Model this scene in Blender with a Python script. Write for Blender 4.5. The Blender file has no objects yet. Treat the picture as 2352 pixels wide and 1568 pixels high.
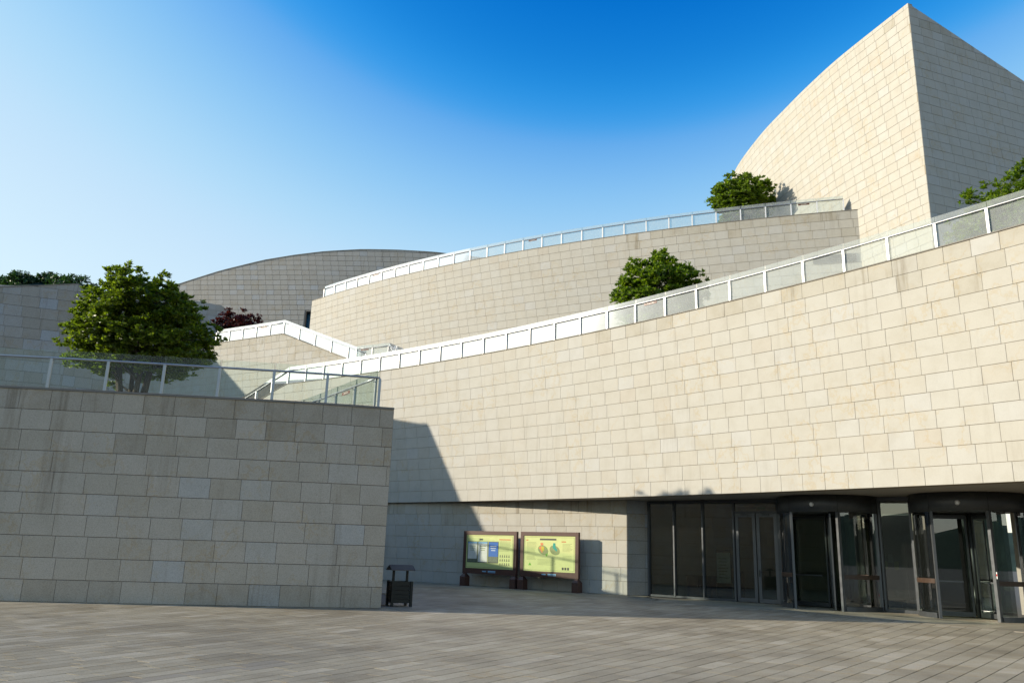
import bpy, math, random
import numpy as np
from mathutils import Vector, Matrix

random.seed(7)
rs = np.random.RandomState(7)
scene = bpy.context.scene
COL = scene.collection
PI = math.pi

# ------------------------------------------------------------------ camera
CAM_H = 1.6
PITCH, ROLL, FPX = 0.25265, 0.031, 1858.2          # focal length in pixels of a 2352 px wide frame
fw = Vector((0, math.cos(PITCH), math.sin(PITCH)))
up0 = Vector((0, -math.sin(PITCH), math.cos(PITCH)))
rt0 = Vector((1, 0, 0))
rt = rt0 * math.cos(ROLL) + up0 * math.sin(ROLL)
upv = up0 * math.cos(ROLL) - rt0 * math.sin(ROLL)
cd = bpy.data.cameras.new('camera')
cam = bpy.data.objects.new('camera', cd)
COL.objects.link(cam)
cd.sensor_width = 36.0
cd.lens = FPX / 2352 * 36
cd.clip_start = 0.1
cd.clip_end = 3000
m = Matrix(((rt.x, upv.x, -fw.x, 0), (rt.y, upv.y, -fw.y, 0), (rt.z, upv.z, -fw.z, CAM_H), (0, 0, 0, 1)))
cam.matrix_world = m
scene.camera = cam

# ------------------------------------------------------------------ sky and sun
SUN_AZ, SUN_EL = math.radians(-94.0), math.radians(19.6)
world = bpy.data.worlds.new('World')
scene.world = world
world.use_nodes = True
nt = world.node_tree
nt.nodes.clear()
sky = nt.nodes.new('ShaderNodeTexSky')
sky.sky_type = 'NISHITA'
sky.sun_disc = False
sky.sun_elevation = SUN_EL
sky.sun_rotation = SUN_AZ
sky.altitude = 0
sky.air_density = 1.0
sky.dust_density = 0.15
sky.ozone_density = 1.0
# the photograph's strong, polarised looking sky: a contrast curve on the sky colours (input scaled to 0..1)
def vmul(src, k):
    v = nt.nodes.new('ShaderNodeVectorMath')
    v.operation = 'MULTIPLY'
    v.inputs[1].default_value = (k, k, k)
    nt.links.new(src, v.inputs[0])
    return v.outputs[0]
cv = nt.nodes.new('ShaderNodeRGBCurve')
CV = (((0.0, 0.0), (0.21, 0.004), (0.235, 0.022), (0.26, 0.135), (0.30, 0.28), (0.35, 0.43), (0.40, 0.53), (0.47, 0.60), (0.60, 0.68), (1.0, 0.86)),
      ((0.0, 0.0), (0.28, 0.09), (0.35, 0.19), (0.39, 0.295), (0.43, 0.435), (0.50, 0.60), (0.57, 0.70), (0.66, 0.76), (0.78, 0.82), (1.0, 0.90)),
      ((0.0, 0.0), (0.35, 0.26), (0.59, 0.65), (0.68, 0.82), (0.80, 0.89), (1.0, 0.94)))
for c_, pts in zip(cv.mapping.curves, CV):
    while len(c_.points) < len(pts): c_.points.new(0.5, 0.5)
    for q, p in zip(c_.points, pts): q.location = p
cv.mapping.update()
bg = nt.nodes.new('ShaderNodeBackground')
bg.inputs['Strength'].default_value = 0.12
wo = nt.nodes.new('ShaderNodeOutputWorld')
vm = nt.nodes.new('ShaderNodeVectorMath')
vm.operation = 'MINIMUM'
vm.inputs[1].default_value = (3.2, 3.2, 3.2)
nt.links.new(vmul(sky.outputs[0], 0.25), vm.inputs[0])
nt.links.new(vm.outputs[0], cv.inputs['Color'])
nt.links.new(vmul(cv.outputs[0], 4.25), bg.inputs['Color'])
nt.links.new(bg.outputs[0], wo.inputs['Surface'])

sl = bpy.data.lights.new('sun', 'SUN')
sl.energy = 3.1
sl.angle = math.radians(0.55)
sl.color = (1.0, 0.90, 0.74)
so = bpy.data.objects.new('sun', sl)
COL.objects.link(so)
tosun = Vector((math.sin(SUN_AZ) * math.cos(SUN_EL), math.cos(SUN_AZ) * math.cos(SUN_EL), math.sin(SUN_EL)))
so.rotation_euler = tosun.to_track_quat('Z', 'Y').to_euler()

scene.view_settings.view_transform = 'Standard'
scene.view_settings.look = 'None'
scene.view_settings.exposure = 1.03
scene.view_settings.gamma = 1.0
scene.view_settings.use_curve_mapping = False
scene.cycles.max_bounces = 10
scene.cycles.transparent_max_bounces = 24
scene.cycles.caustics_reflective = False
scene.cycles.caustics_refractive = False

# ------------------------------------------------------------------ helpers
def project(p):
    v = Vector(p) - Vector((0, 0, CAM_H))
    w = v.dot(fw)
    if w < 0.1:
        return None
    return (1176 + FPX * v.dot(rt) / w, 784 - FPX * v.dot(upv) / w, w)

def in_frame(p, mg=40):
    q = project(p)
    return q is not None and -mg < q[0] < 2352 + mg and -mg < q[1] < 1568 + mg

def tag(o, label=None, cat=None, group=None, kind=None):
    if label: o['label'] = label
    if cat: o['category'] = cat
    if group: o['group'] = group
    if kind: o['kind'] = kind
    return o

def empty(name, loc=(0, 0, 0), label=None, cat=None, group=None, kind=None):
    o = bpy.data.objects.new(name, None)
    o.empty_display_size = 0.3
    o.location = loc
    COL.objects.link(o)
    return tag(o, label, cat, group, kind)

def base_of(o):
    b = Vector((0, 0, 0))
    while o is not None:
        b += o.location
        o = o.parent
    return b

def link(name, mesh, parent=None):
    o = bpy.data.objects.new(name, mesh)
    COL.objects.link(o)
    if parent is not None:
        o.parent = parent
    return o

class MB:
    """collects faces in world space; build() makes one mesh object whose origin is its parent's base"""
    def __init__(self):
        self.v, self.f, self.s = [], [], []
    def face(self, pts, smooth=False):
        n = len(self.v)
        self.v += [tuple(p) for p in pts]
        self.f.append(list(range(n, n + len(pts))))
        self.s.append(smooth)
    def hexa(self, b, t):
        """closed prism: bottom polygon b, top polygon t"""
        n0, k = len(self.v), len(b)
        self.v += [tuple(p) for p in b] + [tuple(p) for p in t]
        self.f.append([n0 + i for i in reversed(range(k))])
        self.f.append([n0 + k + i for i in range(k)])
        for i in range(k):
            j = (i + 1) % k
            self.f.append([n0 + i, n0 + j, n0 + k + j, n0 + k + i])
        self.s += [False] * (k + 2)
        return self
    def box(self, c, d, rz=0.0):
        """centre, full dims, rotation about z"""
        x, y, z = d[0] / 2, d[1] / 2, d[2] / 2
        ca, sa = math.cos(rz), math.sin(rz)
        P = lambda a, b, e: (c[0] + a * ca - b * sa, c[1] + a * sa + b * ca, c[2] + e)
        q = ((-x, -y), (x, -y), (x, y), (-x, y))
        return self.hexa([P(a, b, -z) for a, b in q], [P(a, b, z) for a, b in q])
    def bar(self, a, b, w, h, upd=(0, 0, 1)):
        """bar from a to b, w sideways, h along upd"""
        a, b, u = Vector(a), Vector(b), Vector(upd)
        d = (b - a).normalized()
        s = d.cross(u).normalized() * (w / 2)
        u = s.cross(d).normalized() * (h / 2)
        return self.hexa([a - s - u, a + s - u, a + s + u, a - s + u], [b - s - u, b + s - u, b + s + u, b - s + u])
    def tube(self, pts, rad, n=8, cap=True):
        pts = [Vector(p) for p in pts]
        if not hasattr(rad, '__len__'): rad = [rad] * len(pts)
        n0 = len(self.v)
        for i, p in enumerate(pts):
            d = (pts[min(i + 1, len(pts) - 1)] - pts[max(i - 1, 0)]).normalized()
            a = Vector((0, 0, 1)) if abs(d.z) < 0.9 else Vector((1, 0, 0))
            s = d.cross(a).normalized(); u = s.cross(d)
            for k in range(n):
                an = 2 * PI * k / n
                self.v.append(tuple(p + (s * math.cos(an) + u * math.sin(an)) * rad[i]))
        for i in range(len(pts) - 1):
            for k in range(n):
                a, b = n0 + i * n + k, n0 + i * n + (k + 1) % n
                self.f.append([a, b, b + n, a + n]); self.s.append(True)
        if cap:
            self.f.append([n0 + k for k in reversed(range(n))]); self.s.append(False)
            self.f.append([n0 + (len(pts) - 1) * n + k for k in range(n)]); self.s.append(False)
        return self
    def mesh(self, name, mat, origin=(0, 0, 0)):
        me = bpy.data.meshes.new(name)
        o = Vector(origin)
        me.from_pydata([tuple(Vector(p) - o) for p in self.v], [], self.f)
        me.polygons.foreach_set('use_smooth', self.s)
        me.materials.append(mat)
        me.update()
        return me
    def build(self, name, mat, parent=None, kind=None, origin=None):
        b = base_of(parent) if parent is not None else Vector((0, 0, 0))
        org = b if origin is None else Vector(origin)
        o = link(name, self.mesh(name, mat, org), parent)
        o.location = org - b
        if kind: o['kind'] = kind
        return o

# ------------------------------------------------------------------ materials
def mat(name):
    mt = bpy.data.materials.new(name)
    mt.use_nodes = True
    n = mt.node_tree
    n.nodes.clear()
    out = n.nodes.new('ShaderNodeOutputMaterial')
    return mt, n, out

def N(n, typ, **kw):
    x = n.nodes.new(typ)
    for k, v in kw.items():
        setattr(x, k, v)
    return x

def principled(n, out, base=None, rough=0.6, metal=0.0, spec=0.5):
    p = n.nodes.new('ShaderNodeBsdfPrincipled')
    if base is not None: p.inputs['Base Color'].default_value = (*base, 1)
    p.inputs['Roughness'].default_value = rough
    p.inputs['Metallic'].default_value = metal
    p.inputs['Specular IOR Level'].default_value = spec
    n.links.new(p.outputs[0], out.inputs['Surface'])
    return p

def rand_fac(n):
    """a random number per object and per loose piece of a mesh"""
    oi = n.nodes.new('ShaderNodeObjectInfo')
    ge = n.nodes.new('ShaderNodeNewGeometry')
    a = N(n, 'ShaderNodeMath', operation='ADD')
    f = N(n, 'ShaderNodeMath', operation='FRACT')
    n.links.new(oi.outputs['Random'], a.inputs[0])
    n.links.new(ge.outputs['Random Per Island'], a.inputs[1])
    n.links.new(a.outputs[0], f.inputs[0])
    return f.outputs[0], ge

def mixc(n, a, b, fac, mode='MIX'):
    x = N(n, 'ShaderNodeMix', data_type='RGBA', blend_type=mode)
    for sock, val in ((x.inputs[0], fac), (x.inputs[6], a), (x.inputs[7], b)):
        if isinstance(val, (int, float)): sock.default_value = val
        elif isinstance(val, tuple): sock.default_value = (*val, 1)
        else: n.links.new(val, sock)
    return x.outputs[2]

def noise(n, vec, scale, detail=3, rough=0.55):
    x = n.nodes.new('ShaderNodeTexNoise')
    x.inputs['Scale'].default_value = scale
    x.inputs['Detail'].default_value = detail
    x.inputs['Roughness'].default_value = rough
    if vec is not None: n.links.new(vec, x.inputs['Vector'])
    return x.outputs['Fac']

def ramp(n, fac, stops, interp='LINEAR'):
    r = n.nodes.new('ShaderNodeValToRGB')
    r.color_ramp.interpolation = interp
    e = r.color_ramp.elements
    while len(e) < len(stops): e.new(0.5)
    for i, (p, c) in enumerate(stops):
        e[i].position = p
        e[i].color = (*c, 1) if len(c) == 3 else c
    n.links.new(fac, r.inputs[0])
    return r.outputs[0]

def scaled(n, vec, s):
    v = N(n, 'ShaderNodeVectorMath', operation='MULTIPLY')
    n.links.new(vec, v.inputs[0])
    v.inputs[1].default_value = s
    return v.outputs[0]

def stone(name, tones, stain=0.35, speck=0.25, rough=0.72, mott=0.5, grime=False, vein=0.55):
    mt, n, out = mat(name)
    f, ge = rand_fac(n)
    col = ramp(n, f, tones)
    pos = ge.outputs['Position']
    # cloudy mottling inside the slab
    mo = noise(n, pos, 1.7, 4, 0.6)
    col = mixc(n, col, ramp(n, mo, [(0.3, (0.88, 0.86, 0.82)), (0.55, (1, 1, 1)), (0.8, (1.05, 1.05, 1.05))]), mott, 'MULTIPLY')
    # warm mineral veins in some slabs
    wv = noise(n, scaled(n, pos, (1.0, 1.0, 0.8)), 1.15, 6, 0.62)
    wm = noise(n, pos, 0.55, 2, 0.5)
    ve = N(n, 'ShaderNodeMath', operation='MULTIPLY')
    n.links.new(ramp(n, wv, [(0.47, (0, 0, 0)), (0.495, (1, 1, 1)), (0.52, (0, 0, 0))]), ve.inputs[0])
    n.links.new(ramp(n, wm, [(0.46, (0, 0, 0)), (0.60, (vein, vein, vein))]), ve.inputs[1])
    col = mixc(n, col, (0.96, 0.82, 0.60), ve.outputs[0], 'MULTIPLY')
    # granite speckle
    sp = noise(n, pos, 38, 2, 0.7)
    col = mixc(n, col, ramp(n, sp, [(0.32, (0.62, 0.61, 0.60)), (0.52, (1, 1, 1)), (0.72, (1.18, 1.17, 1.15))]), speck, 'MULTIPLY')
    # vertical dirt streaks
    st = noise(n, scaled(n, pos, (1.6, 1.6, 0.10)), 1.6, 5, 0.68)
    st2 = noise(n, scaled(n, pos, (0.35, 0.35, 0.35)), 1.0, 2, 0.5)
    sm = N(n, 'ShaderNodeMath', operation='MULTIPLY')
    n.links.new(ramp(n, st, [(0.56, (0, 0, 0)), (0.74, (1, 1, 1))]), sm.inputs[0])
    n.links.new(ramp(n, st2, [(0.40, (0, 0, 0)), (0.62, (1, 1, 1))] if stain < 0.9 else [(0.2, (0.35, 0.35, 0.35)), (0.5, (1, 1, 1))]), sm.inputs[1])
    sm2 = N(n, 'ShaderNodeMath', operation='MULTIPLY')
    n.links.new(sm.outputs[0], sm2.inputs[0])
    sm2.inputs[1].default_value = stain
    col = mixc(n, col, (0.55, 0.50, 0.43), sm2.outputs[0], 'MULTIPLY')
    if grime:
        gr = noise(n, scaled(n, pos, (1, 1, 0)), 0.33, 5, 0.62)
        col = mixc(n, col, ramp(n, gr, [(0.36, (0.68, 0.67, 0.66)), (0.52, (1, 1, 1)), (0.7, (1.08, 1.08, 1.07))]), 0.9, 'MULTIPLY')
    p = principled(n, out, rough=rough, spec=0.3)
    n.links.new(col, p.inputs['Base Color'])
    bp = n.nodes.new('ShaderNodeBump')
    bp.inputs['Strength'].default_value = 0.25
    bp.inputs['Distance'].default_value = 0.01
    n.links.new(sp, bp.inputs['Height'])
    n.links.new(bp.outputs[0], p.inputs['Normal'])
    return mt

M = {}
CT = [(0.0, (0.435, 0.40, 0.335)), (0.05, (0.437, 0.413, 0.353)), (0.5, (0.442, 0.42, 0.363)), (0.9, (0.445, 0.428, 0.377)), (0.98, (0.45, 0.438, 0.40)), (1.0, (0.435, 0.405, 0.34))]
M['cream'] = stone('cream_stone', CT, 0.35, 0.12)
M['cream_top'] = stone('cream_stone_weathered', [(p, (c[0] * .93, c[1] * .915, c[2] * .88)) for p, c in CT], 1.0, 0.15, mott=0.9)
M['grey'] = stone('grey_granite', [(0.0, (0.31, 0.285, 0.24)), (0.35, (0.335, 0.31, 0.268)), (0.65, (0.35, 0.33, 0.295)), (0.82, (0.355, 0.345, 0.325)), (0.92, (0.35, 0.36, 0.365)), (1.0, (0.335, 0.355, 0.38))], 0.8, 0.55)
GT = [(0.0, (0.445, 0.38, 0.29)), (0.35, (0.465, 0.40, 0.312)), (0.65, (0.475, 0.413, 0.328)), (0.85, (0.495, 0.425, 0.335)), (0.94, (0.475, 0.432, 0.365)), (1.0, (0.46, 0.435, 0.39))]
M['granite'] = stone('warm_grey_granite', GT, 0.7, 0.5)
M['granite_top'] = stone('warm_grey_granite_weathered', [(p, (c[0] * .86, c[1] * .85, c[2] * .83)) for p, c in GT], 1.0, 0.55, mott=0.9)
M['ash'] = stone('ash_grey_stone', [(0.0, (0.39, 0.365, 0.32)), (0.4, (0.41, 0.39, 0.345)), (0.8, (0.43, 0.41, 0.37)), (0.93, (0.425, 0.42, 0.40)), (1.0, (0.41, 0.42, 0.42))], 0.6, 0.3)
M['pave'] = stone('paving_stone', [(0.0, (0.275, 0.238, 0.168)), (0.30, (0.315, 0.275, 0.197)), (0.8, (0.35, 0.308, 0.224)), (1.0, (0.41, 0.365, 0.277))], 0.6, 0.55, 0.6, 1.0, True)
M['pave_dark'] = stone('dark_paving_stone', [(0.0, (0.235, 0.205, 0.155)), (1.0, (0.29, 0.255, 0.195))], 0.5, 0.4, 0.6)

def plain(name, base, rough=0.6, metal=0.0, spec=0.5, var=0.12, vs=6.0):
    mt, n, out = mat(name)
    p = principled(n, out, base, rough, metal, spec)
    ge = n.nodes.new('ShaderNodeNewGeometry')
    no = noise(n, ge.outputs['Position'], vs, 4, 0.6)
    k = 1 - var
    col = mixc(n, base, ramp(n, no, [(0.3, (k, k, k)), (0.7, (1 + var * 0.5,) * 3)]), 1.0, 'MULTIPLY')
    n.links.new(col, p.inputs['Base Color'])
    ro = ramp(n, no, [(0.2, (max(rough - 0.1, 0.02),) * 3), (0.8, (min(rough + 0.1, 1),) * 3)])
    n.links.new(ro, p.inputs['Roughness'])
    return mt

M['mortar'] = plain('mortar', (0.30, 0.245, 0.165), 0.9)
M['mortar_grey'] = plain('grey_mortar', (0.095, 0.082, 0.064), 0.9)
M['joint'] = plain('sand_joint', (0.12, 0.108, 0.088), 0.9)
M['coping'] = plain('coping_stone', (0.20, 0.18, 0.15), 0.7)
M['deck'] = plain('deck_stone', (0.30, 0.285, 0.25), 0.8)
M['soffit'] = plain('soffit_panel', (0.42, 0.38, 0.32), 0.6)
M['steel'] = plain('brushed_steel', (0.34, 0.35, 0.36), 0.40, 0.75, 0.5, 0.06)
M['steel_white'] = plain('pale_steel_post', (0.78, 0.765, 0.74), 0.45, 0.25, 0.5, 0.05)
M['anthracite'] = plain('anthracite_frame', (0.07, 0.076, 0.08), 0.42, 0.4, 0.5, 0.1)
M['frame_grey'] = plain('grey_door_frame', (0.115, 0.122, 0.128), 0.42, 0.5, 0.5, 0.1)
M['brown'] = plain('brown_painted_steel', (0.085, 0.040, 0.028), 0.5, 0.0, 0.4, 0.15)
M['board'] = plain('printed_board', (0.56, 0.60, 0.24), 0.45, 0, 0.3, 0.05)
M['bin'] = plain('dark_green_brown_boards', (0.018, 0.017, 0.010), 0.6, 0, 0.4, 0.25)
M['bin_roof'] = plain('weathered_roof_board', (0.12, 0.105, 0.085), 0.7, 0, 0.3, 0.2)
M['ink'] = plain('dark_print', (0.05, 0.05, 0.035), 0.6)
M['ink_soft'] = plain('olive_print', (0.22, 0.26, 0.09), 0.6)
M['ink_red'] = plain('orange_print', (0.50, 0.17, 0.04), 0.6)
M['teal'] = plain('teal_print', (0.0, 0.28, 0.20), 0.6)
M['orange'] = plain('salmon_print', (0.62, 0.20, 0.06), 0.6)
M['yellow'] = plain('mustard_print', (0.48, 0.40, 0.02), 0.6)
M['green'] = plain('leaf_green_print', (0.12, 0.38, 0.01), 0.6)
M['pale_print'] = plain('pale_print', (0.62, 0.62, 0.54), 0.6)
M['blue_print'] = plain('blue_print', (0.02, 0.12, 0.42), 0.6)
M['sky_print'] = plain('light_blue_print', (0.22, 0.42, 0.58), 0.6)
M['hill_print'] = plain('grey_green_print', (0.14, 0.16, 0.10), 0.6, var=0.5, vs=20)
M['plate'] = plain('brown_plate', (0.13, 0.05, 0.035), 0.5)
M['plate_text'] = plain('pale_plate_text', (0.55, 0.5, 0.45), 0.5)
M['wood'] = plain('dark_wood', (0.06, 0.035, 0.022), 0.5)
M['white'] = plain('white_paper', (0.72, 0.72, 0.70), 0.6)
M['red'] = plain('red_belt', (0.55, 0.015, 0.012), 0.5)
M['blue_door'] = plain('blue_door', (0.01, 0.10, 0.19), 0.35)
M['interior'] = plain('interior_plaster', (0.42, 0.41, 0.36), 0.8)
M['interior_floor'] = plain('interior_floor', (0.26, 0.25, 0.22), 0.35)
M['bark'] = plain('bark', (0.075, 0.062, 0.045), 0.9, 0, 0.2, 0.35, 14)
M['exit'] = plain('exit_green', (0.0, 0.22, 0.08), 0.5)
M['hillside'] = plain('wooded_hillside', (0.03, 0.05, 0.036), 0.95, 0, 0.1, 0.45, 0.05)
M['black'] = plain('black_plastic', (0.02, 0.02, 0.02), 0.5)
M['lens'] = plain('white_sensor', (0.75, 0.76, 0.78), 0.25)

def glass(name, tint, dust_glare, spec_boost=1.0, rough=0.0, dust_glare_col=(0.8, 0.82, 0.8)):
    mt, n, out = mat(name)
    tr = n.nodes.new('ShaderNodeBsdfTransparent')
    tr.inputs[0].default_value = (*tint, 1)
    gl = n.nodes.new('ShaderNodeBsdfGlossy')
    gl.inputs['Roughness'].default_value = rough
    gl.inputs['Color'].default_value = (1, 1, 1, 1)
    fr = n.nodes.new('ShaderNodeFresnel')
    fr.inputs['IOR'].default_value = 1.5
    k = N(n, 'ShaderNodeMath', operation='MULTIPLY')
    k.inputs[1].default_value = spec_boost
    k.use_clamp = True
    n.links.new(fr.outputs[0], k.inputs[0])
    mx = n.nodes.new('ShaderNodeMixShader')
    n.links.new(k.outputs[0], mx.inputs[0])
    n.links.new(tr.outputs[0], mx.inputs[1])
    n.links.new(gl.outputs[0], mx.inputs[2])
    last = mx
    if dust_glare > 0:  # pale diffuse film: dust, and on sunlit railings painted glare
        ge = n.nodes.new('ShaderNodeNewGeometry')
        no = noise(n, ge.outputs['Position'], 2.2, 4, 0.6)
        df = n.nodes.new('ShaderNodeBsdfDiffuse')
        df.inputs[0].default_value = (*dust_glare_col, 1)
        tl = n.nodes.new('ShaderNodeBsdfTranslucent')
        tl.inputs[0].default_value = (*dust_glare_col, 1)
        ad = n.nodes.new('ShaderNodeMixShader')
        ad.inputs[0].default_value = 0.35
        n.links.new(df.outputs[0], ad.inputs[1]); n.links.new(tl.outputs[0], ad.inputs[2])
        m2 = n.nodes.new('ShaderNodeMixShader')
        n.links.new(ramp(n, no, [(0.3, (dust_glare * 0.8,) * 3), (0.7, (dust_glare * 1.2,) * 3)]), m2.inputs[0])
        n.links.new(mx.outputs[0], m2.inputs[1]); n.links.new(ad.outputs[0], m2.inputs[2])
        last = m2
    n.links.new(last.outputs[0], out.inputs['Surface'])
    return mt

M['rail_glass'] = glass('dusty_railing_glass', (0.92, 0.955, 0.94), 0.17, 1.1, 0.0, (0.86, 0.85, 0.81))  # dust plus bright sun and sky glare put into the colour, sunlit railings
M['rail_glass_clear'] = glass('clear_railing_glass', (0.92, 0.965, 0.95), 0.004, 0.32)  # same glass with almost no painted glare, for the shaded terrace railings
M['glass_edge'] = plain('green_glass_edge', (0.10, 0.16, 0.13), 0.3)
M['door_glass'] = glass('tinted_door_glass', (0.55, 0.61, 0.56), 0.006, 2.5)

def leafmat(name, dark, mid, light, trans=0.35):
    mt, n, out = mat(name)
    f, ge = rand_fac(n)
    col = ramp(n, f, [(0.0, dark), (0.5, mid), (1.0, light)])
    p = n.nodes.new('ShaderNodeBsdfPrincipled')
    p.inputs['Roughness'].default_value = 0.4
    p.inputs['Specular IOR Level'].default_value = 0.45
    n.links.new(col, p.inputs['Base Color'])
    tl = n.nodes.new('ShaderNodeBsdfTranslucent')
    n.links.new(mixc(n, col, (1.35, 1.5, 0.55), 1.0, 'MULTIPLY'), tl.inputs[0])
    mx = n.nodes.new('ShaderNodeMixShader')
    mx.inputs[0].default_value = trans
    n.links.new(p.outputs[0], mx.inputs[1]); n.links.new(tl.outputs[0], mx.inputs[2])
    n.links.new(mx.outputs[0], out.inputs['Surface'])
    return mt

M['leaf'] = leafmat('green_leaf', (0.06, 0.09, 0.010), (0.115, 0.16, 0.014), (0.20, 0.245, 0.024), 0.55)
M['leaf_bright'] = leafmat('bright_green_leaf', (0.07, 0.115, 0.011), (0.125, 0.195, 0.016), (0.21, 0.275, 0.026), 0.55)
M['leaf_red'] = leafmat('dark_red_leaf', (0.035, 0.005, 0.006), (0.075, 0.010, 0.012), (0.14, 0.020, 0.018), 0.3)
M['leaf_far'] = leafmat('far_leaf', (0.016, 0.045, 0.020), (0.03, 0.075, 0.026), (0.055, 0.11, 0.035))

# ------------------------------------------------------------------ stone walls
CH, PW = 0.539, 0.79
GAP, PD = 0.013, 0.008

def unit_panel(m):
    """bevelled slab face, 1 x 1, front at y = -PD; shared by all whole slabs of a material"""
    mb = MB()
    e = 0.012
    o = [(-.5, .014, -.5), (.5, .014, -.5), (.5, .014, .5), (-.5, .014, .5)]
    q = [(-.5, -PD + .003, -.5), (.5, -PD + .003, -.5), (.5, -PD + .003, .5), (-.5, -PD + .003, .5)]
    i_ = [(-.5 + e, -PD, -.5 + e), (.5 - e, -PD, -.5 + e), (.5 - e, -PD, .5 - e), (-.5 + e, -PD, .5 - e)]
    me = bpy.data.meshes.new('panel')
    v = o + q + i_
    f = [[8, 9, 10, 11]]
    for k in range(4):
        j = (k + 1) % 4
        f += [[k, j, 4 + j, 4 + k], [4 + k, 4 + j, 8 + j, 8 + k]]
    me.from_pydata(v, [], f)
    me.materials.append(m)
    me.update()
    return me
UNIT = {k: unit_panel(M[k]) for k in ('cream', 'grey', 'granite', 'cream_top', 'granite_top', 'ash')}

class Path:
    def __init__(self, pts):
        self.p = [Vector((a[0], a[1])) for a in pts]
        self.u = [0.0]
        for a, b in zip(self.p, self.p[1:]):
            self.u.append(self.u[-1] + (b - a).length)
        self.L = self.u[-1]
    def at(self, u):
        u = min(max(u, 0), self.L)
        for i in range(len(self.p) - 1):
            if u <= self.u[i + 1] or i == len(self.p) - 2:
                t = (u - self.u[i]) / (self.u[i + 1] - self.u[i])
                return self.p[i].lerp(self.p[i + 1], t)
    def frame(self, u):
        t = (self.at(u + 0.05) - self.at(u - 0.05)).normalized()
        return t, Vector((t.y, -t.x))
    def find_x(self, x):
        for i in range(len(self.p) - 1):
            a, b = self.p[i], self.p[i + 1]
            if (a.x - x) * (b.x - x) <= 0 and a.x != b.x:
                return self.u[i] + (x - a.x) / (b.x - a.x) * (self.u[i + 1] - self.u[i])
        return 0.0 if abs(self.p[0].x - x) < abs(self.p[-1].x - x) else self.L

def smooth(pts, n=6):
    out = []
    P = [Vector(p) for p in pts]
    for i in range(len(P) - 1):
        p0, p1, p2, p3 = P[max(i - 1, 0)], P[i], P[i + 1], P[min(i + 2, len(P) - 1)]
        for k in range(n):
            t = k / n
            out.append(0.5 * ((2 * p1) + (p2 - p0) * t + (2 * p0 - 5 * p1 + 4 * p2 - p3) * t * t + (3 * p1 - p0 - 3 * p2 + p3) * t ** 3))
    out.append(P[-1])
    return [tuple(p) for p in out]

def clip_top(poly, f0, f1, x0, x1):
    """clip a (x,z) polygon below the line through (x0,f0),(x1,f1)"""
    g = lambda p: p[1] - (f0 + (f1 - f0) * (p[0] - x0) / (x1 - x0))
    out = []
    for a, b in zip(poly, poly[1:] + poly[:1]):
        ga, gb = g(a), g(b)
        if ga <= 0: out.append(a)
        if ga * gb < 0:
            t = ga / (ga - gb)
            out.append((a[0] + (b[0] - a[0]) * t, a[1] + (b[1] - a[1]) * t))
    return out

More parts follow.
